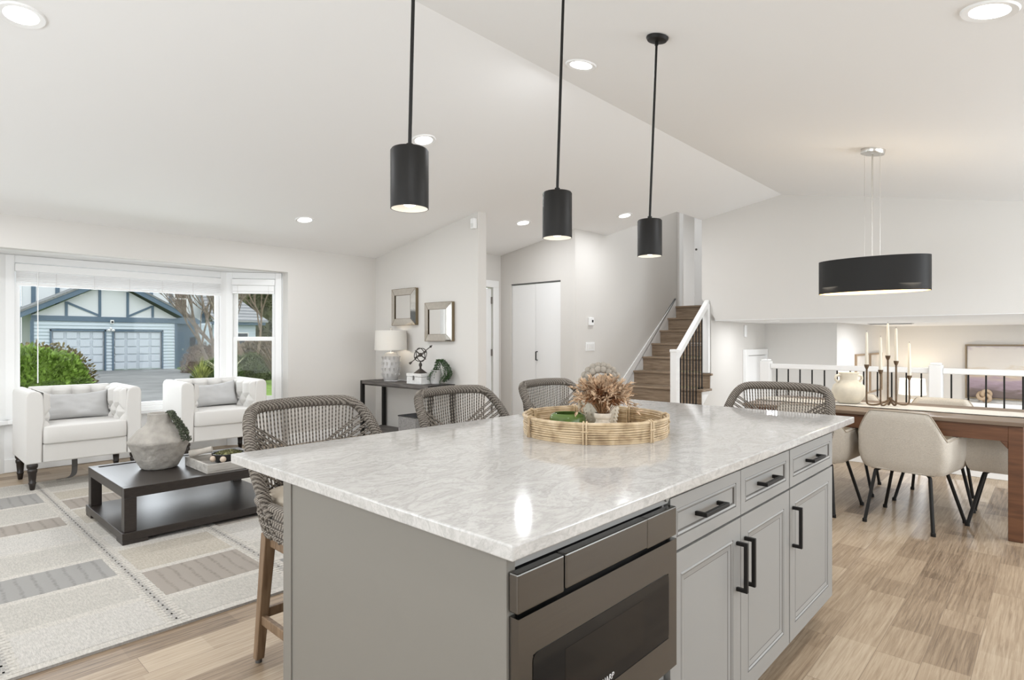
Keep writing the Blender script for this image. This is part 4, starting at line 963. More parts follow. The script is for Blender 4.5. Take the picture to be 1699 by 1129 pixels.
b = MB(); b.hexa([(-.06, -.06, 0), (.06, -.06, 0), (.06, .06, 0), (-.06, .06, 0)], [(-.014, -.014, .05), (.014, -.014, .05), (.014, .014, .05), (-.014, .014, .05)]); b.lathe([(.014, .05), (.012, .075), (.02, .09), (.02, .11), (.01, .125), (.006, .15), (0, .15)], 14); b.build('base', M_IRON, t)
b = MB(); C0 = Vector((0, 0, .22)); r = .082
for n_ in ((1, 0, .2), (.2, 1, .3), (.6, -.5, .9), (-.5, .3, 1)):
    n_ = Vector(n_).normalized(); u = n_.orthogonal().normalized(); v = n_.cross(u); b.tube([C0 + (u * math.cos(2 * PI * k / 36) + v * math.sin(2 * PI * k / 36)) * r for k in range(36)], .005, 6, closed=True)
b.build('rings', M_IRON, t)
b = MB(); d = Vector((.50, -.58, .62)).normalized(); b.cyl(C0 - d * .15, C0 + d * .15, .005, n=8); b.tube([C0 + d * .14, C0 + d * .155, C0 + d * .185], [.003, .016, .001], 8); b.tube([C0 - d * .17, C0 - d * .15, C0 - d * .13], [.018, .014, .004], 6); b.ball(C0, .024, 12, 8); b.build('arrow', M_IRON, t)
t = thing('planter_pot', 'small white pot holding the trailing plant on the console', 'pot', (4.46, 5.385, .761))
b = MB(); b.lathe([(0, 0), (.045, 0), (.055, .01), (.062, .16), (.066, .17), (.056, .17), (.05, .14), (0, .14)], 28); b.build('body', M_CER, t)
t = thing('trailing_plant', 'dark green trailing plant spilling from the white pot on the console', 'plant', (4.46, 5.385, .92)); rr = random.Random(4); b = MB()
for k in range(17):
    a = rr.gauss(-1.15, .5); d = Vector((math.cos(a), math.sin(a), 0)); L_ = rr.uniform(.5, 1); o_ = Vector((rr.uniform(-.03, .03), rr.uniform(-.03, .03), 0))
    pts = spline([o_, o_ + d * .05 + Vector((0, 0, .125)), o_ + d * .125 + Vector((0, 0, .07)), o_ + d * .165 + Vector((0, 0, -.05 * L_)), o_ + d * .12 + Vector((0, 0, -.15 * L_))], 6)
    for p in pts:
        if p.x > .14: p.x = .14
    b.tube(pts, .0015, 4)
    for p in pts:
        for j in range(5): b.leaf(p, (rr.uniform(-1, 1), rr.uniform(-1, 1), rr.uniform(-.6, .8)), (0, .3, 1), rr.uniform(.014, .024), rr.uniform(.004, .006))
for k in range(14):
    a = rr.gauss(2.6, .5); d = Vector((math.cos(a), math.sin(a), 0))
    for j in range(14): q = j / 13; b.leaf(d * (.10 * q + .02) + Vector((0, -.03, .05 * q - .15 * q * q)), (rr.uniform(-1, 1), rr.uniform(-1, 1), rr.uniform(-.6, .8)), (0, .3, 1), .022, .006)
b.build('foliage', mat('vine_green', (.045, .10, .03), .6, var=.6, vscale=30), t, False, recalc=False)
t = thing('storage_basket', 'grey woven basket on the lower shelf of the console', 'basket', (4.44, 5.74, .146))
b = MB()
for sgn, ax in ((-1, 0), (1, 0), (-1, 1), (1, 1)):
    L_ = .165 if ax == 0 else .135; D = .135 if ax == 0 else .165
    def f(u, v):
        s = (2 * u - 1) * L_; d = sgn * (D + .006 * math.sin(u * 26 * PI) * math.cos(v * 14 * PI)); 
        return (d, s, .215 * v) if ax == 0 else (s, d, .215 * v)
    b.grid(f, 60, 36)
b.box(-.134, .134, -.164, .164, .0, .006); b.build('woven_body', mat('grey_wicker', (.30, .29, .28), .9, var=.25, vscale=50), t)
b = MB(); b.tube([(-.137, -.167, .213), (.137, -.167, .213), (.137, .167, .213), (-.137, .167, .213)], .008, 6, closed=True); b.build('rim', mat('dark_wicker', (.05, .047, .045), .9), t)
b = MB(); rounded_box(b, -.125, .125, -.155, .155, .08, .225, .4, 10); b.build('lining', mat('dark_cloth', (.03, .03, .032), .95), t, ang=2)
def mirror(label, y, z):
    t = thing('wall_mirror', label, 'mirror', (4.639, y, z), 0, 'framed mirrors above the console')
    W2, H2 = .255, .237
    MM = mat('mirror_glass', (.86, .86, .85), .02, 1.0); MA = mat('antique_mirror', (.74, .71, .66), .08, 1.0, var=.06, vscale=20); MG = mat('aged_gilt', (.20, .155, .095), .5, .6)
    b = MB(); b.box(-.042, -.001, -W2, W2, -H2, H2); b.build('back_box', MG, t, False, .002)
    o, i = (W2, H2), (W2 - .085, H2 - .085); b = MB()
    O = [(-o[0], -o[1]), (o[0], -o[1]), (o[0], o[1]), (-o[0], o[1])]; I = [(-i[0], -i[1]), (i[0], -i[1]), (i[0], i[1]), (-i[0], i[1])]
    for k in range(4):
        n = (k + 1) % 4; q = .0025
        b.hexa([(-.043, *O[k]), (-.043, *O[n]), (-.060, *I[n]), (-.060, *I[k])], [(-.0445, *O[k]), (-.0445, *O[n]), (-.063, *I[n]), (-.063, *I[k])])
    b.build('bevelled_frame', MA, t, False)
    b = MB()
    for k in range(4): b.cyl((-.0445, *O[k]), (-.063, *I[k]), .002, n=5)
    for k in range(4): n = (k + 1) % 4; b.cyl((-.063, *I[k]), (-.063, *I[n]), .0022, n=5); b.cyl((-.044, *O[k]), (-.044, *O[n]), .0025, n=5)
    b.build('edge_beads', MG, t)
    b = MB(); b.box(-.052, -.0425, -i[0], i[0], -i[1], i[1]); b.build('mirror_glass', MM, t, False)
mirror('small square mirror on the left, above the table lamp', 6.195, 1.713)
mirror('small square mirror on the right, hung lower beside the first', 5.503, 1.507)

# ================================================================== DINING
tx_, ty_ = 5.36, 1.03
t = thing('dining_table', 'long brown wooden dining table with a deep apron', 'table', (tx_, ty_, 0))
M_WAL = wood('walnut', [(.085, .033, .013), (.125, .05, .02), (.165, .07, .029)], (14, 1.2, 14), .5, 2.5, .05)
M_WTOP = wood('walnut_top', [(.125, .085, .056), (.17, .118, .08), (.21, .152, .105)], (14, 1.2, 14), .45, 2.5, .05)
b = MB(); b.box(-.475, .475, -.89, .89, .735, .762); b.build('tabletop', M_WTOP, t, False, .004)
b = MB()
for s in (-1, 1): b.box(s * .445 - .012, s * .445 + .012, -.80, .80, .635, .734); b.box(-.39, .39, s * .86 - .012, s * .86 + .012, .635, .734)
b.build('apron', M_WAL, t, False)
for sx in (-1, 1):
    for sy in (-1, 1):
        b = MB(); b.box(sx * .4225 - .0375, sx * .4225 + .0375, sy * .8375 - .0375, sy * .8375 + .0375, .001, .7345)
        b.prism([(sy * .80, .634), (sy * .76, .634), (sy * .80, .585)], 'x', sx * .445 - .013, sx * .445 + .013); b.build('leg', M_WAL, t, False, .004)
b = MB(); rr = random.Random(1)
def rn(u, v):
    x = -.17 + .34 * u + .006 * noise.noise(Vector((v * 9, u, 1))); y = -.91 + 1.82 * v
    return (x, y, .764 + .0012 + .0045 * abs(noise.noise(Vector((u * 5, v * 11, 3)))) + .002)
b.grid(rn, 16, 60); b.grid(lambda u, v: Vector(rn(u, v)) * 1.0 - Vector((0, 0, rn(u, v)[2] - .7628)), 16, 60)
o = b.build('table_runner', mat('runner_boucle', (.66, .63, .58), .98, bump=.8, bscale=160), ang=3, loc=(tx_, ty_, 0)); tag(o, 'cream nubby runner along the dining table', 'runner')
M_BOU = mat('oat_boucle', (.52, .475, .41), .97, bump=.35, bscale=240, var=.07, vscale=120)
def dining_chair(label):
    t = thing('dining_chair', label, 'chair', (0, 0, 0), 0, 'upholstered dining chairs around the table')
    def plan(s, k):          # s -1..1 around the horseshoe; k lower shrink
        w, bk, fr_ = .275, .255, -.275
        a = abs(s); sg = 1 if s >= 0 else -1
        if a < .38: x, y = (a / .38) * .215, bk - .022 * (a / .38) ** 2
        elif a < .56: q = (a - .38) / .18 * PI / 2; x, y = .215 + .060 * math.sin(q), bk - .022 - .081 * (1 - math.cos(q))
        else: q = (a - .56) / .44; x, y = w + .006 * q, (bk - .103) + q * (fr_ - bk + .103)
        return Vector((sg * x * k, y * k, 0))
    def top(s):
        a = abs(s)
        if a < .31: return .795 - .005 * (a / .31) ** 2
        if a < .50: q = (a - .31) / .19; q = .3 * q * q * (3 - 2 * q) + .7 * q; return .790 - .175 * q
        return .615 + .025 * (a - .50) / .50
    th = .042
    def pt(s, v):
        # v 0..1 outer bottom -> outer top -> inner top -> inner seat
        tz = top(s)
        if v < .5: q = v / .5; z = .385 + (tz - .385) * q; k = .86 + .14 * min(1, q * 2.2) ** .55; ln = .02 * q; p = plan(s, k); return Vector((p.x, p.y + .02 * max(0, q - .4) * (1 if abs(s) < .5 else 0), z))
        if v < .6: q = (v - .5) / .1; p = plan(s, 1 - (th / .275) * q); return Vector((p.x, p.y, tz + .008 * math.sin(PI * q)))
        q = (v - .6) / .4; p = plan(s, 1 - th / .275 - .02 * q); return Vector((p.x, p.y, tz + (.44 - tz) * q))
    b = MB(); g = b.grid(lambda u, v: pt(2 * u - 1, v), 64, 24)
    b.face([g[0][j] for j in range(25)]); b.face([g[64][j] for j in range(25)][::-1])
    b.build('shell', M_BOU, t, ang=1.2)
    b = MB(); sp = [pt(-1 + 2 * k / 80, .5) + Vector((0, 0, .003)) for k in range(81)]; b.tube(sp, .0045, 6); b.build('piping', mat('piping_tan', (.36, .31, .25), .9), t)
    b = MB()
    def seat(u, v):
        a = 2 * PI * u; e = .45; c_, s_ = math.cos(a), math.sin(a); r = math.sin(min(1, v * 1.25) * PI / 2) if v < .8 else 1
        return (.238 * r * math.copysign(abs(c_) ** e, c_) * (1 if v < .8 else 1 - .1 * (v - .8) / .2), -.012 + .232 * r * math.copysign(abs(s_) ** e, s_), .475 - .02 * (v / .8) ** 3 if v < .8 else .455 - .07 * (v - .8) / .2)
    b.grid(seat, 40, 14, wrap=True); b.box(-.19, .19, -.2, .18, .375, .39); b.build('seat', M_BOU, t, ang=1.2)
    for sx in (-1, 1):
        for sy in (-1, 1):
            b = MB(); p0 = Vector((sx * .14, sy * .14, .378)); p1 = Vector((sx * .165, sy * .17, .36)); p2 = Vector((sx * (.205 if sy > 0 else .25), sy * .25 if sy > 0 else sy * .255, .006))
            b.tube([p0, p1, p1.lerp(p2, .06), p2], .0115, 8); o = b.build('leg', M_BLACK, t)
            b = MB(); b.lathe([(0, 0), (.015, 0), (.015, .02), (.0118, .024)], 10, (p2.x, p2.y, 0)); b.build('foot_cap', M_BLACK, o)
    return t
c0 = dining_chair('oat upholstered dining chair in full view nearest the camera, back turned to the island'); c0.location = (4.955, .758, 0); c0.rotation_euler = (0, 0, PI / 2 - .15)
for x, y, rz, lab in ((4.95, 1.375, PI / 2 - .05, 'oat dining chair partly hidden behind the corner of the island countertop'), (5.775, .705, -PI / 2, 'oat dining chair across the table, its back showing beside the candle holder'),
                      (5.78, 1.36, -PI / 2, 'oat dining chair across the table behind the cream jug'), (5.36, .20, PI, 'oat dining chair at the table end beside the brown table leg')):
    c = copy_tree(c0); c.location = (x, y, 0); c.rotation_euler = (0, 0, rz); c['label'] = lab
t = thing('cream_jug', 'cream clay jug with two small handles on the dining table', 'vase', (5.39, 1.25, .7705))
b = MB(); b.lathe([(0, 0), (.07, 0), (.082, .008), (.115, .06), (.124, .10), (.112, .145), (.075, .175), (.064, .19), (.066, .225), (.076, .248), (.07, .25), (.058, .225), (.055, .19), (0, .17)], 44)
b.build('body', mat('cream_pottery', (.66, .60, .49), .85, var=.12, vscale=9, bump=.12, bscale=40), t)
for s in (-1, 1):
    b = MB(); u = Vector((.681, -.732, 0)) * s; b.tube(spline([u * .066 + Vector((0, 0, .225)), u * .10 + Vector((0, 0, .222)), u * .108 + Vector((0, 0, .195)), u * .088 + Vector((0, 0, .172))], 5), .010, 8); b.build('handle', mat('cream_pottery', (.66, .6, .49)), t)
cbx, cby = 5.37, .955
t = thing('candelabra', 'forged bronze five-arm candelabra on the dining table', 'candle holder', (cbx, cby, .7705))
M_BRZ = mat('forged_bronze', (.13, .085, .05), .5, .6, var=.25, vscale=60, bump=.3, bscale=90)
Rv = Vector((.681, -.732, 0)); Fv = Vector((.732, .681, 0))
arms = [(-.173, .02, .322), (-.095, -.03, .283), (0.0, .03, .392), (.029, -.025, .352), (.162, .02, .236)]
b = MB(); hub = Vector((0, 0, .055))
for r_, f_, z_ in arms:
    p = Rv * r_ + Fv * f_; e = p.normalized()
    pts = spline([hub, hub * .5 + p * .25, p * .55 + Vector((0, 0, .009)), p * .88 + Vector((0, 0, .009)), p + Vector((0, 0, .035)), p + Vector((0, 0, z_ * .5)), p + Vector((0, 0, z_ - .03))], 5); b.tube(pts, .0068, 8)
b.ball(hub, .014, 10, 8); b.build('arms', M_BRZ, t)
for k, (r_, f_, z_) in enumerate(arms):
    p = Rv * r_ + Fv * f_; b = MB(); b.lathe([(0, z_ - .035), (.008, z_ - .035), (.016, z_ - .015), (.018, z_), (.014, z_), (.0, z_ - .012)], 14, (p.x, p.y, 0)); b.build('cup', M_BRZ, t)
labs = ['leftmost cream taper candle', 'second cream taper from the left, low', 'tallest cream taper candle in the candelabra', 'fourth cream taper, right of the tallest', 'rightmost and lowest cream taper candle']
for k, (r_, f_, z_) in enumerate(arms):
    p = Rv * r_ + Fv * f_; b = MB(); b.lathe([(0, 0), (.0125, 0), (.0125, .03), (.0075, .255), (.003, .265), (0, .266)], 14)
    c = thing('taper_candle', labs[k] + ' on the dining table', 'candle', (cbx + p.x, cby + p.y, .7705 + z_ - .011), 0, 'taper candles in the candelabra')
    b.build('wax', mat('candle_cream', (.68, .62, .51), .5), c); b = MB(); b.cyl((0, 0, .264), (0, 0, .276), .0012, n=5); b.build('wick', M_BLACK, c)

# ================================================================== LOWER LEVEL
t = thing('abstract_painting', 'large framed abstract painting in ivory, ochre and violet bands', 'painting', (13.398, .42, .72))
def paint():
    m = bpy.data.materials.new('painted_canvas'); m.use_nodes = True; N = m.node_tree.nodes; L = m.node_tree.links; p = N['Principled BSDF']
    tc = N.new('ShaderNodeTexCoord'); sp = N.new('ShaderNodeSeparateXYZ'); L.new(tc.outputs['Object'], sp.inputs[0])
    mp = N.new('ShaderNodeMapping'); mp.inputs['Scale'].default_value = (1, 1.6, 6); L.new(tc.outputs['Object'], mp.inputs[0])
    n = N.new('ShaderNodeTexNoise'); n.inputs['Scale'].default_value = 2.6; n.inputs['Detail'].default_value = 9; n.inputs['Distortion'].default_value = .6; L.new(mp.outputs[0], n.inputs['Vector'])
    a = N.new('ShaderNodeMath'); a.operation = 'MULTIPLY_ADD'; a.inputs[1].default_value = 1.04; a.inputs[2].default_value = .5; L.new(sp.outputs['Z'], a.inputs[0])
    s = N.new('ShaderNodeMath'); s.operation = 'MULTIPLY_ADD'; s.inputs[1].default_value = .34; L.new(n.outputs['Fac'], s.inputs[0]); L.new(a.outputs[0], s.inputs[2])
    r = ramp(N, [(.14, (.17, .13, .12)), (.24, (.30, .23, .26)), (.36, (.40, .31, .36)), (.46, (.52, .42, .33)), (.54, (.62, .53, .42)), (.62, (.70, .66, .61)), (.95, (.66, .62, .58)), (1.0, (.55, .49, .50))])
    d = N.new('ShaderNodeMath'); d.operation = 'SUBTRACT'; d.inputs[1].default_value = .15; L.new(s.outputs[0], d.inputs[0]); L.new(d.outputs[0], r.inputs[0]); L.new(r.outputs[0], p.inputs['Base Color']); p.inputs['Roughness'].default_value = .8
    return m
b = MB(); b.box(-.03, -.002, -.77, .77, -.455, .455); b.build('canvas', paint(), t, False)
b = MB()
for q in ((-.8, -.775, -.485, .485), (.775, .8, -.485, .485), (-.775, .775, .46, .485), (-.775, .775, -.485, -.46)): b.box(-.045, -.001, *q)
b.build('frame', mat('gilt_frame', (.22, .17, .11), .5, .4), t, False)
for k, (x, lab) in enumerate(((11.36, 'framed pale print on the left of the lower room wall'), (12.35, 'framed pale print next to it, nearer the lamp'))):
    t = thing('framed_print', lab, 'picture', (x, 2.4395, .70), 0, 'framed prints in the lower room')
    b = MB(); b.box(-.44, .44, -.02, -.002, -.32, .32); b.build('print', mat('pale_print', (.62, .58, .53), .7, var=.12, vscale=4), t, False)
    b = MB()
    for q in ((-.47, -.44, -.35, .35), (.44, .47, -.35, .35), (-.44, .44, .32, .35), (-.44, .44, -.35, -.32)): b.box(q[0], q[1], -.035, -.001, q[2], q[3])
    b.build('frame', mat('tan_frame', (.30, .21, .13), .5), t, False)
t = thing('side_table', 'small side table under the lower room lamp', 'table', (12.9, 1.95, -.949))
b = MB(); b.lathe([(0, .56), (.26, .56), (.26, .59), (0, .59)], 28); b.build('top', M_WTOP, t); b = MB(); b.cyl((0, 0, .02), (0, 0, .56), .03, n=12); b.lathe([(0, 0), (.18, 0), (.18, .02), (0, .02)], 24); b.build('pedestal', M_WTOP, t)
t = thing('table_lamp', 'glowing white drum lamp in the lower room seen through the railing', 'lamp', (12.9, 1.95, -.358))
b = MB(); b.lathe([(0, 0), (.08, 0), (.12, .08), (.13, .25), (.09, .45), (.03, .55), (0, .55)], 28); b.build('base', M_CER, t)
b = MB(); b.lathe([(.215, .64), (.20, .93), (.198, .93), (.213, .64), (.215, .64)], 40); b.build('shade', mat('lit_shade', (1, .93, .82), .9, emit=.75), t)
b = MB(); b.cyl((0, 0, .55), (0, 0, .9), .01, n=8); b.build('stem', mat('nickel', (.62, .6, .57)), t)
light('lower_lamp_bulb', 'POINT', (0, 0, .8), 14, (1, .88, .7), .06, parent=t)
t = thing('mantel', 'white mantel shelf below the abstract painting', 'mantel', (13.3, .25, -.949))
b = MB(); b.box(-.2, .095, -1.1, 1.1, 1.06, 1.13); b.build('shelf', M_TRIM, t, False, .006); b = MB(); b.box(-.08, .095, -1.0, 1.0, 0, 1.059); b.build('surround', M_TRIM, t, False)
t = thing('knot_sculpture', 'tan ceramic knot sculpture on the white mantel', 'ornament', (13.2, .93, .182))
b = MB(); b.tube([(.05 * math.sin(3 * a) * .6, (.055 + .03 * math.cos(3 * a)) * math.cos(2 * a) * 1.1, .12 + (.055 + .03 * math.cos(3 * a)) * math.sin(2 * a) * 1.15) for a in [2 * PI * k / 60 for k in range(60)]], .03, 10, closed=True); b.build('knot', mat('tan_ceramic', (.46, .34, .23), .6), t)
# ================================================================== OUTSIDE
GZ = -.25
M_SIDE = mat('pale_blue_siding', (.56, .64, .70), .7); M_BLUE = mat('slate_blue_trim', (.10, .155, .215), .6); M_STUC = mat('white_stucco', (.72, .75, .77), .85)
M_SHIN = mat('grey_shingle', (.22, .23, .235), .9, var=.3, vscale=12, stretch=(1, 1, 3)); M_GDOOR = mat('garage_panel', (.58, .64, .70), .6)
b = MB(); b.box(-40, 60, 7.6, 75, GZ - .2, GZ); struct(b.build('ground', mat('lawn_soil', (.15, .25, .04), .95, var=.4, vscale=4), smooth=False), 'lawn and ground outside the bay window', 'ground')
b = MB(); b.prism([(4.6, 34.4), (10.6, 34.4), (8.6, 22), (6.2, 15), (4.3, 8.6), (-6, 8.6), (-2, 14), (2.5, 20)], 'z', GZ, GZ + .02)
struct(b.build('driveway', mat('wet_asphalt', (.20, .205, .20), .55, var=.25, vscale=1.5), smooth=False), 'grey asphalt driveway leading to the garage', 'driveway')
h = thing('garage_house', 'pale blue house with timbered white gables, two garage doors and a blue entry', 'house', (7.7, 34.5, GZ))
def siding(name, x0, x1, y, z0, z1, parent, holes=(), loc=None):
    b = MB(); z = z0; st_ = .16
    while z < z1:
        ze = min(z + st_, z1)
        segs = [(x0, x1)]
        for (a, c, t_) in holes:
            if z < t_: segs = [s for (p, q) in segs for s in ((p, min(q, a)), (max(p, c), q)) if s[1] - s[0] > .01]
        for (p, q) in segs: b.hexa([(p, y - .055, z), (q, y - .055, z), (q, y + .1, z), (p, y + .1, z)], [(p, y - .006, ze), (q, y - .006, ze), (q, y + .1, ze), (p, y + .1, ze)])
        z = ze
    return b.build(name, M_SIDE, parent, False, loc=loc)
siding('siding_wall', -2.97, 2.95, 0, 0, 2.44, h, [(-2.31, -.23, 2.02), (.16, 2.30, 2.02)])
b = MB(); b.box(-3.05, 3.05, -.08, .1, 2.44, 2.68); b.build('band_beam', M_BLUE, h, False)
b = MB(); b.prism([(-3.05, 2.68), (3.05, 2.68), (.03, 4.42)], 'y', -.02, .1); b.build('gable_panel', M_STUC, h, False)
for x in (-1.75, -.42, .76, 1.88):
    b = MB(); zt_ = 4.36 - abs(x - .03) * .56; b.box(x - .055, x + .055, -.06, -.021, 2.68, zt_); b.build('timber', M_BLUE, h, False)
for (xa, za, xb, zb) in ((-1.72, 3.32, -.46, 2.74), (1.85, 3.28, .80, 2.74)):
    b = MB(); d = Vector((xb - xa, 0, zb - za)).normalized(); n_ = Vector((-d.z, 0, d.x)) * .05; a_, c_ = Vector((xa, -.058, za)), Vector((xb, -.058, zb))
    b.hexa([a_ - n_, c_ - n_, c_ + n_, a_ + n_], [p + Vector((0, .036, 0)) for p in (a_ - n_, c_ - n_, c_ + n_, a_ + n_)]); b.build('brace', M_BLUE, h, False)
for s in (-1, 1):
    x1 = 3.55 * s + .03; b = MB(); b.hexa([(.03, -.45, 4.45), (x1, -.45, 2.52), (x1, -.40, 2.52), (.03, -.40, 4.45)], [(.03, -.45, 4.70), (x1, -.45, 2.77), (x1, -.40, 2.77), (.03, -.40, 4.70)]); b.build('rake_board', M_BLUE, h, False)
    b = MB(); b.hexa([(.03, -.48, 4.70), (x1, -.48, 2.77), (x1, 7, 2.77), (.03, 7, 4.70)], [(.03, -.48, 4.80), (x1 + .05 * s, -.48, 2.85), (x1 + .05 * s, 7, 2.85), (.03, 7, 4.80)]); b.build('roof', M_SHIN, h, False)
for x0, x1 in ((-2.31, -.23), (.16, 2.30)):
    b = MB(); b.box(x0, x1, .05, .1, 0.02, 1.96); g = b.build('garage_door', M_GDOOR, h, False)
    b = MB()
    for i in range(4):
        for j in range(5):
            w = (x1 - x0) / 4; b.box(x0 + i * w + .06, x0 + (i + 1) * w - .06, .0, .031, .06 + j * .385, .06 + j * .385 + .32)
    b.build('raised_panels', M_GDOOR, g, False, .012)
    b = MB(); b.box(x0 - .07, x0, -.075, .1, 0, 2.03); b.box(x1, x1 + .07, -.075, .1, 0, 2.03); b.box(x0 - .07, x1 + .07, -.075, .1, 1.962, 2.06); b.build('door_trim', M_BLUE, h, False)
for x in (-3.02, 2.98): b = MB(); b.box(x - .06, x + .06, -.075, .1, 0, 2.44); b.build('corner_board', M_BLUE, h, False)
b = MB(); b.box(.0, .16, -.14, -.06, 2.34, 2.53); cm = b.build('security_camera', M_TRIM, h, False, .03); b = MB(); b.cyl((.08, -.142, 2.43), (.08, -.16, 2.43), .05, n=14); b.build('lens', M_BLACK, cm)
b = MB(); b.ball((-.06, -.12, 2.02), .08, 10, 8, (1, 1, .8)); b.ball((.12, -.12, 2.02), .08, 10, 8, (1, 1, .8)); b.ball((.03, -.08, 2.12), .06, 10, 8); b.build('flood_light', M_TRIM, h)
# the two-storey part behind
U = (0, 3.7, 0)   # the two-storey part stands further back
b = MB(); b.box(-2.9, 5.7, 0, .2, 0, 7.5); b.build('stucco_wall', M_STUC, h, False, loc=U)
for x in (-2.46, -1.48, 2.84, 3.85, 5.65): b = MB(); b.box(x - .09, x + .09, -.05, -.001, 0, 7.5); b.build('timber', M_BLUE, h, False, loc=U)
siding('side_siding', -6.2, -2.95, .0, 0, 7.5, h, loc=U)
b = MB(); b.box(4.0, 4.76, -.07, -.01, 3.1, 4.9); w = b.build('window_frame', M_TRIM, h, False, loc=U); b = MB(); b.box(4.08, 4.68, -.085, -.071, 3.2, 3.95); b.box(4.08, 4.68, -.085, -.071, 4.03, 4.82); b.build('pane', mat('brown_pane', (.16, .11, .08), .25), w, False)
b = MB(); b.box(-6.0, -5.1, -.07, -.01, .7, 1.75); w = b.build('window_frame', M_TRIM, h, False, loc=U); b = MB(); b.box(-5.92, -5.18, -.08, -.071, .78, 1.67); b.build('pane', mat('dark_pane', (.05, .06, .07), .2), w, False)
# entry porch and right wing
E_ = (4.2, 1.5, 0)   # the recessed entry
b = MB(); b.box(-1.2, .55, .4, .6, 0, 2.5); b.build('porch_wall', M_BLUE, h, False, loc=E_); b = MB(); b.box(-.95, -.2, .33, .399, 0, 2.0); d = b.build('entry_door', mat('door_blue', (.06, .12, .19), .5), h, False, loc=E_); b = MB(); b.ball((-.3, .31, 1.0), .035); b.build('knob', M_TRIM, d)
b = MB(); b.box(.1, .4, .36, .399, .7, 1.7); b.build('side_pane', mat('dark_pane', (.05, .06, .07)), h, False, loc=E_)
siding('siding_wall', .55, 1.2, .2, 0, 2.5, h, loc=E_)
b = MB(); b.prism([(-1.3, 2.45), (.9, 2.45), (-.2, 3.15)], 'y', .2, .35); b.build('porch_gable', M_BLUE, h, False, loc=E_)
b = MB(); b.tube([(-1.22, -1.4, 2.3), (-1.22, -1.3, 2.1), (-1.22, -1.35, 0)], .035, 8); b.build('downpipe', M_SIDE, h, loc=E_)
w2 = thing('neighbour_wing', 'white house wing with a steep grey shingle roof on the right', 'house', (14.5, 36.5, GZ))
siding('siding_wall', -1.2, 1.3, 0, 0, 2.5, w2)
b = MB(); b.hexa([(-1.3, -.4, 2.45), (1.75, -.4, 2.45), (1.75, .2, 2.45), (-1.3, .2, 2.45)], [(-1.3, -.42, 2.62), (1.77, -.42, 2.62), (1.77, .2, 2.62), (-1.3, .2, 2.62)]); b.build('eave_board', M_BLUE, w2, False)
b = MB(); b.hexa([(-1.4, -.5, 2.621), (1.9, -.5, 2.621), (-.6, 4, 6.0), (-1.4, 4, 6.0)], [(-1.4, -.5, 2.72), (1.9, -.5, 2.72), (-.6, 4, 6.12), (-1.4, 4, 6.12)]); b.build('roof', striped('shingle_rows', (.19, .20, .21), (.34, .35, .355), 1.6, 'Z', .9, .4, 1.0), w2, False)
for x in (-.9, .1): b = MB(); b.box(x, x + .75, -.08, -.02, 1.15, 2.0); w = b.build('window_frame', M_TRIM, w2, False); b = MB(); b.box(x + .06, x + .69, -.09, -.081, 1.21, 1.94); b.build('pane', mat('dark_pane', (.05, .06, .07)), w, False)
# planting
def leaf_mat(n, c, v=.5): return mat(n, c, .75, var=v, vscale=6)
def bush(name, label, cat, c, r, n, size, m, seed, group=None, core=True, squash=1.0):
    rr = random.Random(seed); t = thing(name, label, cat, (c[0], c[1], GZ), 0, group)
    b = MB()
    for k in range(n):
        a, q = rr.uniform(0, 2 * PI), math.acos(rr.uniform(0, 1)); s = rr.uniform(.86, 1.03) * (1 + .12 * noise.noise(Vector((math.cos(a) * 2, math.sin(a) * 2, q * 2 + seed))))
        d = Vector((math.sin(q) * math.cos(a) * r[0], math.sin(q) * math.sin(a) * r[1], (math.cos(q) ** squash) * r[2]))
        b.leaf(d * s, Vector((d.x / r[0] ** 2, d.y / r[1] ** 2, d.z / r[2] ** 2)).normalized() + Vector((rr.uniform(-.8, .8), rr.uniform(-.8, .8), rr.uniform(-.3, .8))), (rr.uniform(-1, 1), rr.uniform(-1, 1), 1), size * rr.uniform(.7, 1.3), size * .33)
    b.build('foliage', m, t, False, recalc=False)
    if core:
        b = MB(); b.ball((0, 0, 0), 1, 24, 16); o = b.build('inner_growth', m, t, ang=3); o.scale = (r[0] * .88, r[1] * .88, r[2] * .88)
    return t
bush('hedge', 'bright green leafy hedge at the left of the wide pane', 'hedge', (2.35, 17.9), (1.25, 1.25, 1.30), 5200, .13, leaf_mat('hedge_green', (.19, .30, .045), .55), 1)
bush('shrub', 'low reddish shrub behind the green hedge', 'shrub', (3.6, 24.5), (1.5, .8, 1.35), 1600, .13, leaf_mat('red_shrub', (.20, .17, .07)), 2)
bush('shrub', 'rounded dark green shrub below the bare tree', 'shrub', (8.2, 22.0), (.85, .8, .85), 2600, .09, leaf_mat('box_green', (.10, .15, .04)), 3)
bush('shrub', 'brown dormant shrub beside the blue entry', 'shrub', (10.3, 29.5), (.9, .7, 1.35), 1800, .10, leaf_mat('dormant_brown', (.20, .155, .12)), 4)
bush('shrub', 'dark leafy shrub at the right edge of the wide pane', 'shrub', (9.6, 22.6), (.8, .7, 1.0), 2200, .09, leaf_mat('dark_shrub', (.11, .13, .055)), 5)
bush('shrub', 'grey-brown mounded grass clump on the lawn', 'grass', (13.9, 31.2), (1.7, 1.0, 1.45), 3600, .20, leaf_mat('straw_clump', (.27, .225, .17)), 6)
bush('shrub', 'dark green shrub behind the lawn grass clump', 'shrub', (17.2, 34.2), (1.2, 1.2, 1.9), 2600, .14, leaf_mat('deep_green', (.055, .10, .03)), 7)
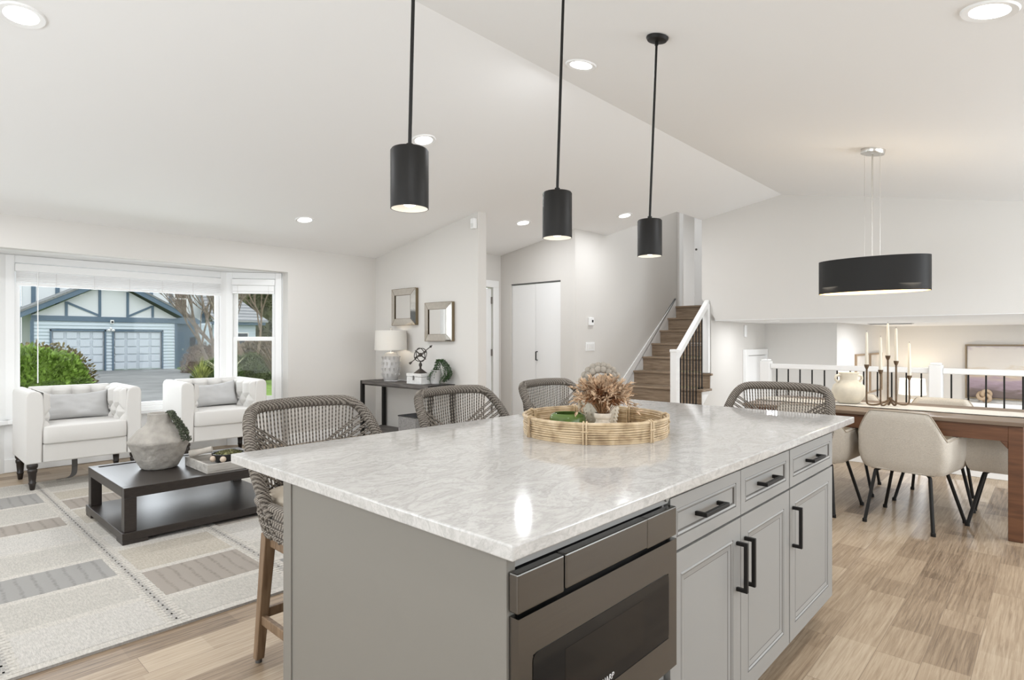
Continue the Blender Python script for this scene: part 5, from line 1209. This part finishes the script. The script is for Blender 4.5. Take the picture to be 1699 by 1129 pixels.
def spiky(label, x, y, n, l, m, seed):
    rr = random.Random(seed); t = thing('ornamental_grass', label, 'plant', (x, y, GZ)); b = MB()
    for k in range(n):
        a = rr.uniform(0, 2 * PI); e = rr.uniform(.05, .8); d = Vector((math.cos(a) * e, math.sin(a) * e, 1)).normalized(); L_ = l * rr.uniform(.6, 1.1); s = Vector((-math.sin(a), math.cos(a), 0)) * .02
        q = [Vector((0, 0, 0)) + d * .02, d * L_ * .6, d * L_ + Vector((math.cos(a), math.sin(a), -.4)) * L_ * .25 * e]
        v = [b.bm.verts.new(w) for w in (q[0] - s, q[0] + s, q[1] + s, q[1] - s, q[2])]; b.face(v[:4]); b.face([v[3], v[2], v[4]])
    b.build('blades', m, t, False, recalc=False)
spiky('yellow-green spiky plant beside the driveway', 7.35, 21.2, 70, 1.0, leaf_mat('flax_green', (.30, .33, .09)), 1)
spiky('pale variegated blades in front of the dark green shrub', 7.95, 20.6, 50, 1.35, leaf_mat('variegated', (.46, .47, .30)), 2)
spiky('brown twiggy stems at the left of the narrow pane', 9.55, 20.2, 90, 1.9, leaf_mat('twig_brown', (.20, .15, .10)), 3)
def tree(name, label, x, y, stems, height, m, seed, twigs=4, spread=.35):
    rr = random.Random(seed); t = thing(name, label, 'tree', (x, y, GZ)); b = MB()
    def grow(p, d, l, r, lev):
        pts = [p]; q = p
        for k in range(4): d = (d + Vector((rr.uniform(-.16, .16), rr.uniform(-.16, .16), rr.uniform(-.02, .12)))).normalized(); q = q + d * l / 4; pts.append(q)
        b.tube(pts, [r * (1 - .12 * k) for k in range(5)], 5, cap=False)
        if lev > 0:
            for k in range(twigs):
                s = rr.choice(pts[2:]); nd = (d + Vector((rr.uniform(-1, 1), rr.uniform(-1, 1), rr.uniform(-.1, .7))) * .75).normalized(); grow(s, nd, l * rr.uniform(.5, .75), r * .52, lev - 1)
    for k in range(stems):
        a = rr.uniform(0, 2 * PI); grow(Vector((.15 * math.cos(a), .15 * math.sin(a), 0)), Vector((math.cos(a) * spread, math.sin(a) * spread, 1)).normalized(), height * rr.uniform(.45, .6), .085, 4)
    b.build('branches', m, t); return t
M_BARK = mat('birch_bark', (.24, .20, .165), .9, var=.5, vscale=8)
tree('bare_tree', 'bare multi-stemmed tree in front of the blue entry', 8.75, 23.6, 4, 5.4, M_BARK, 5)
tree('bare_tree', 'thin bare tree at the right edge of the wide pane', 11.6, 27.5, 3, 5.0, mat('brown_bark', (.22, .17, .13), .9, var=.3), 8)
bush('evergreen_tree', 'tall mixed evergreen trees beyond the right wing', 'tree', (22.0, 46), (6.5, 3, 9.0), 5200, .5, leaf_mat('conifer_green', (.14, .145, .075), .6), 12)
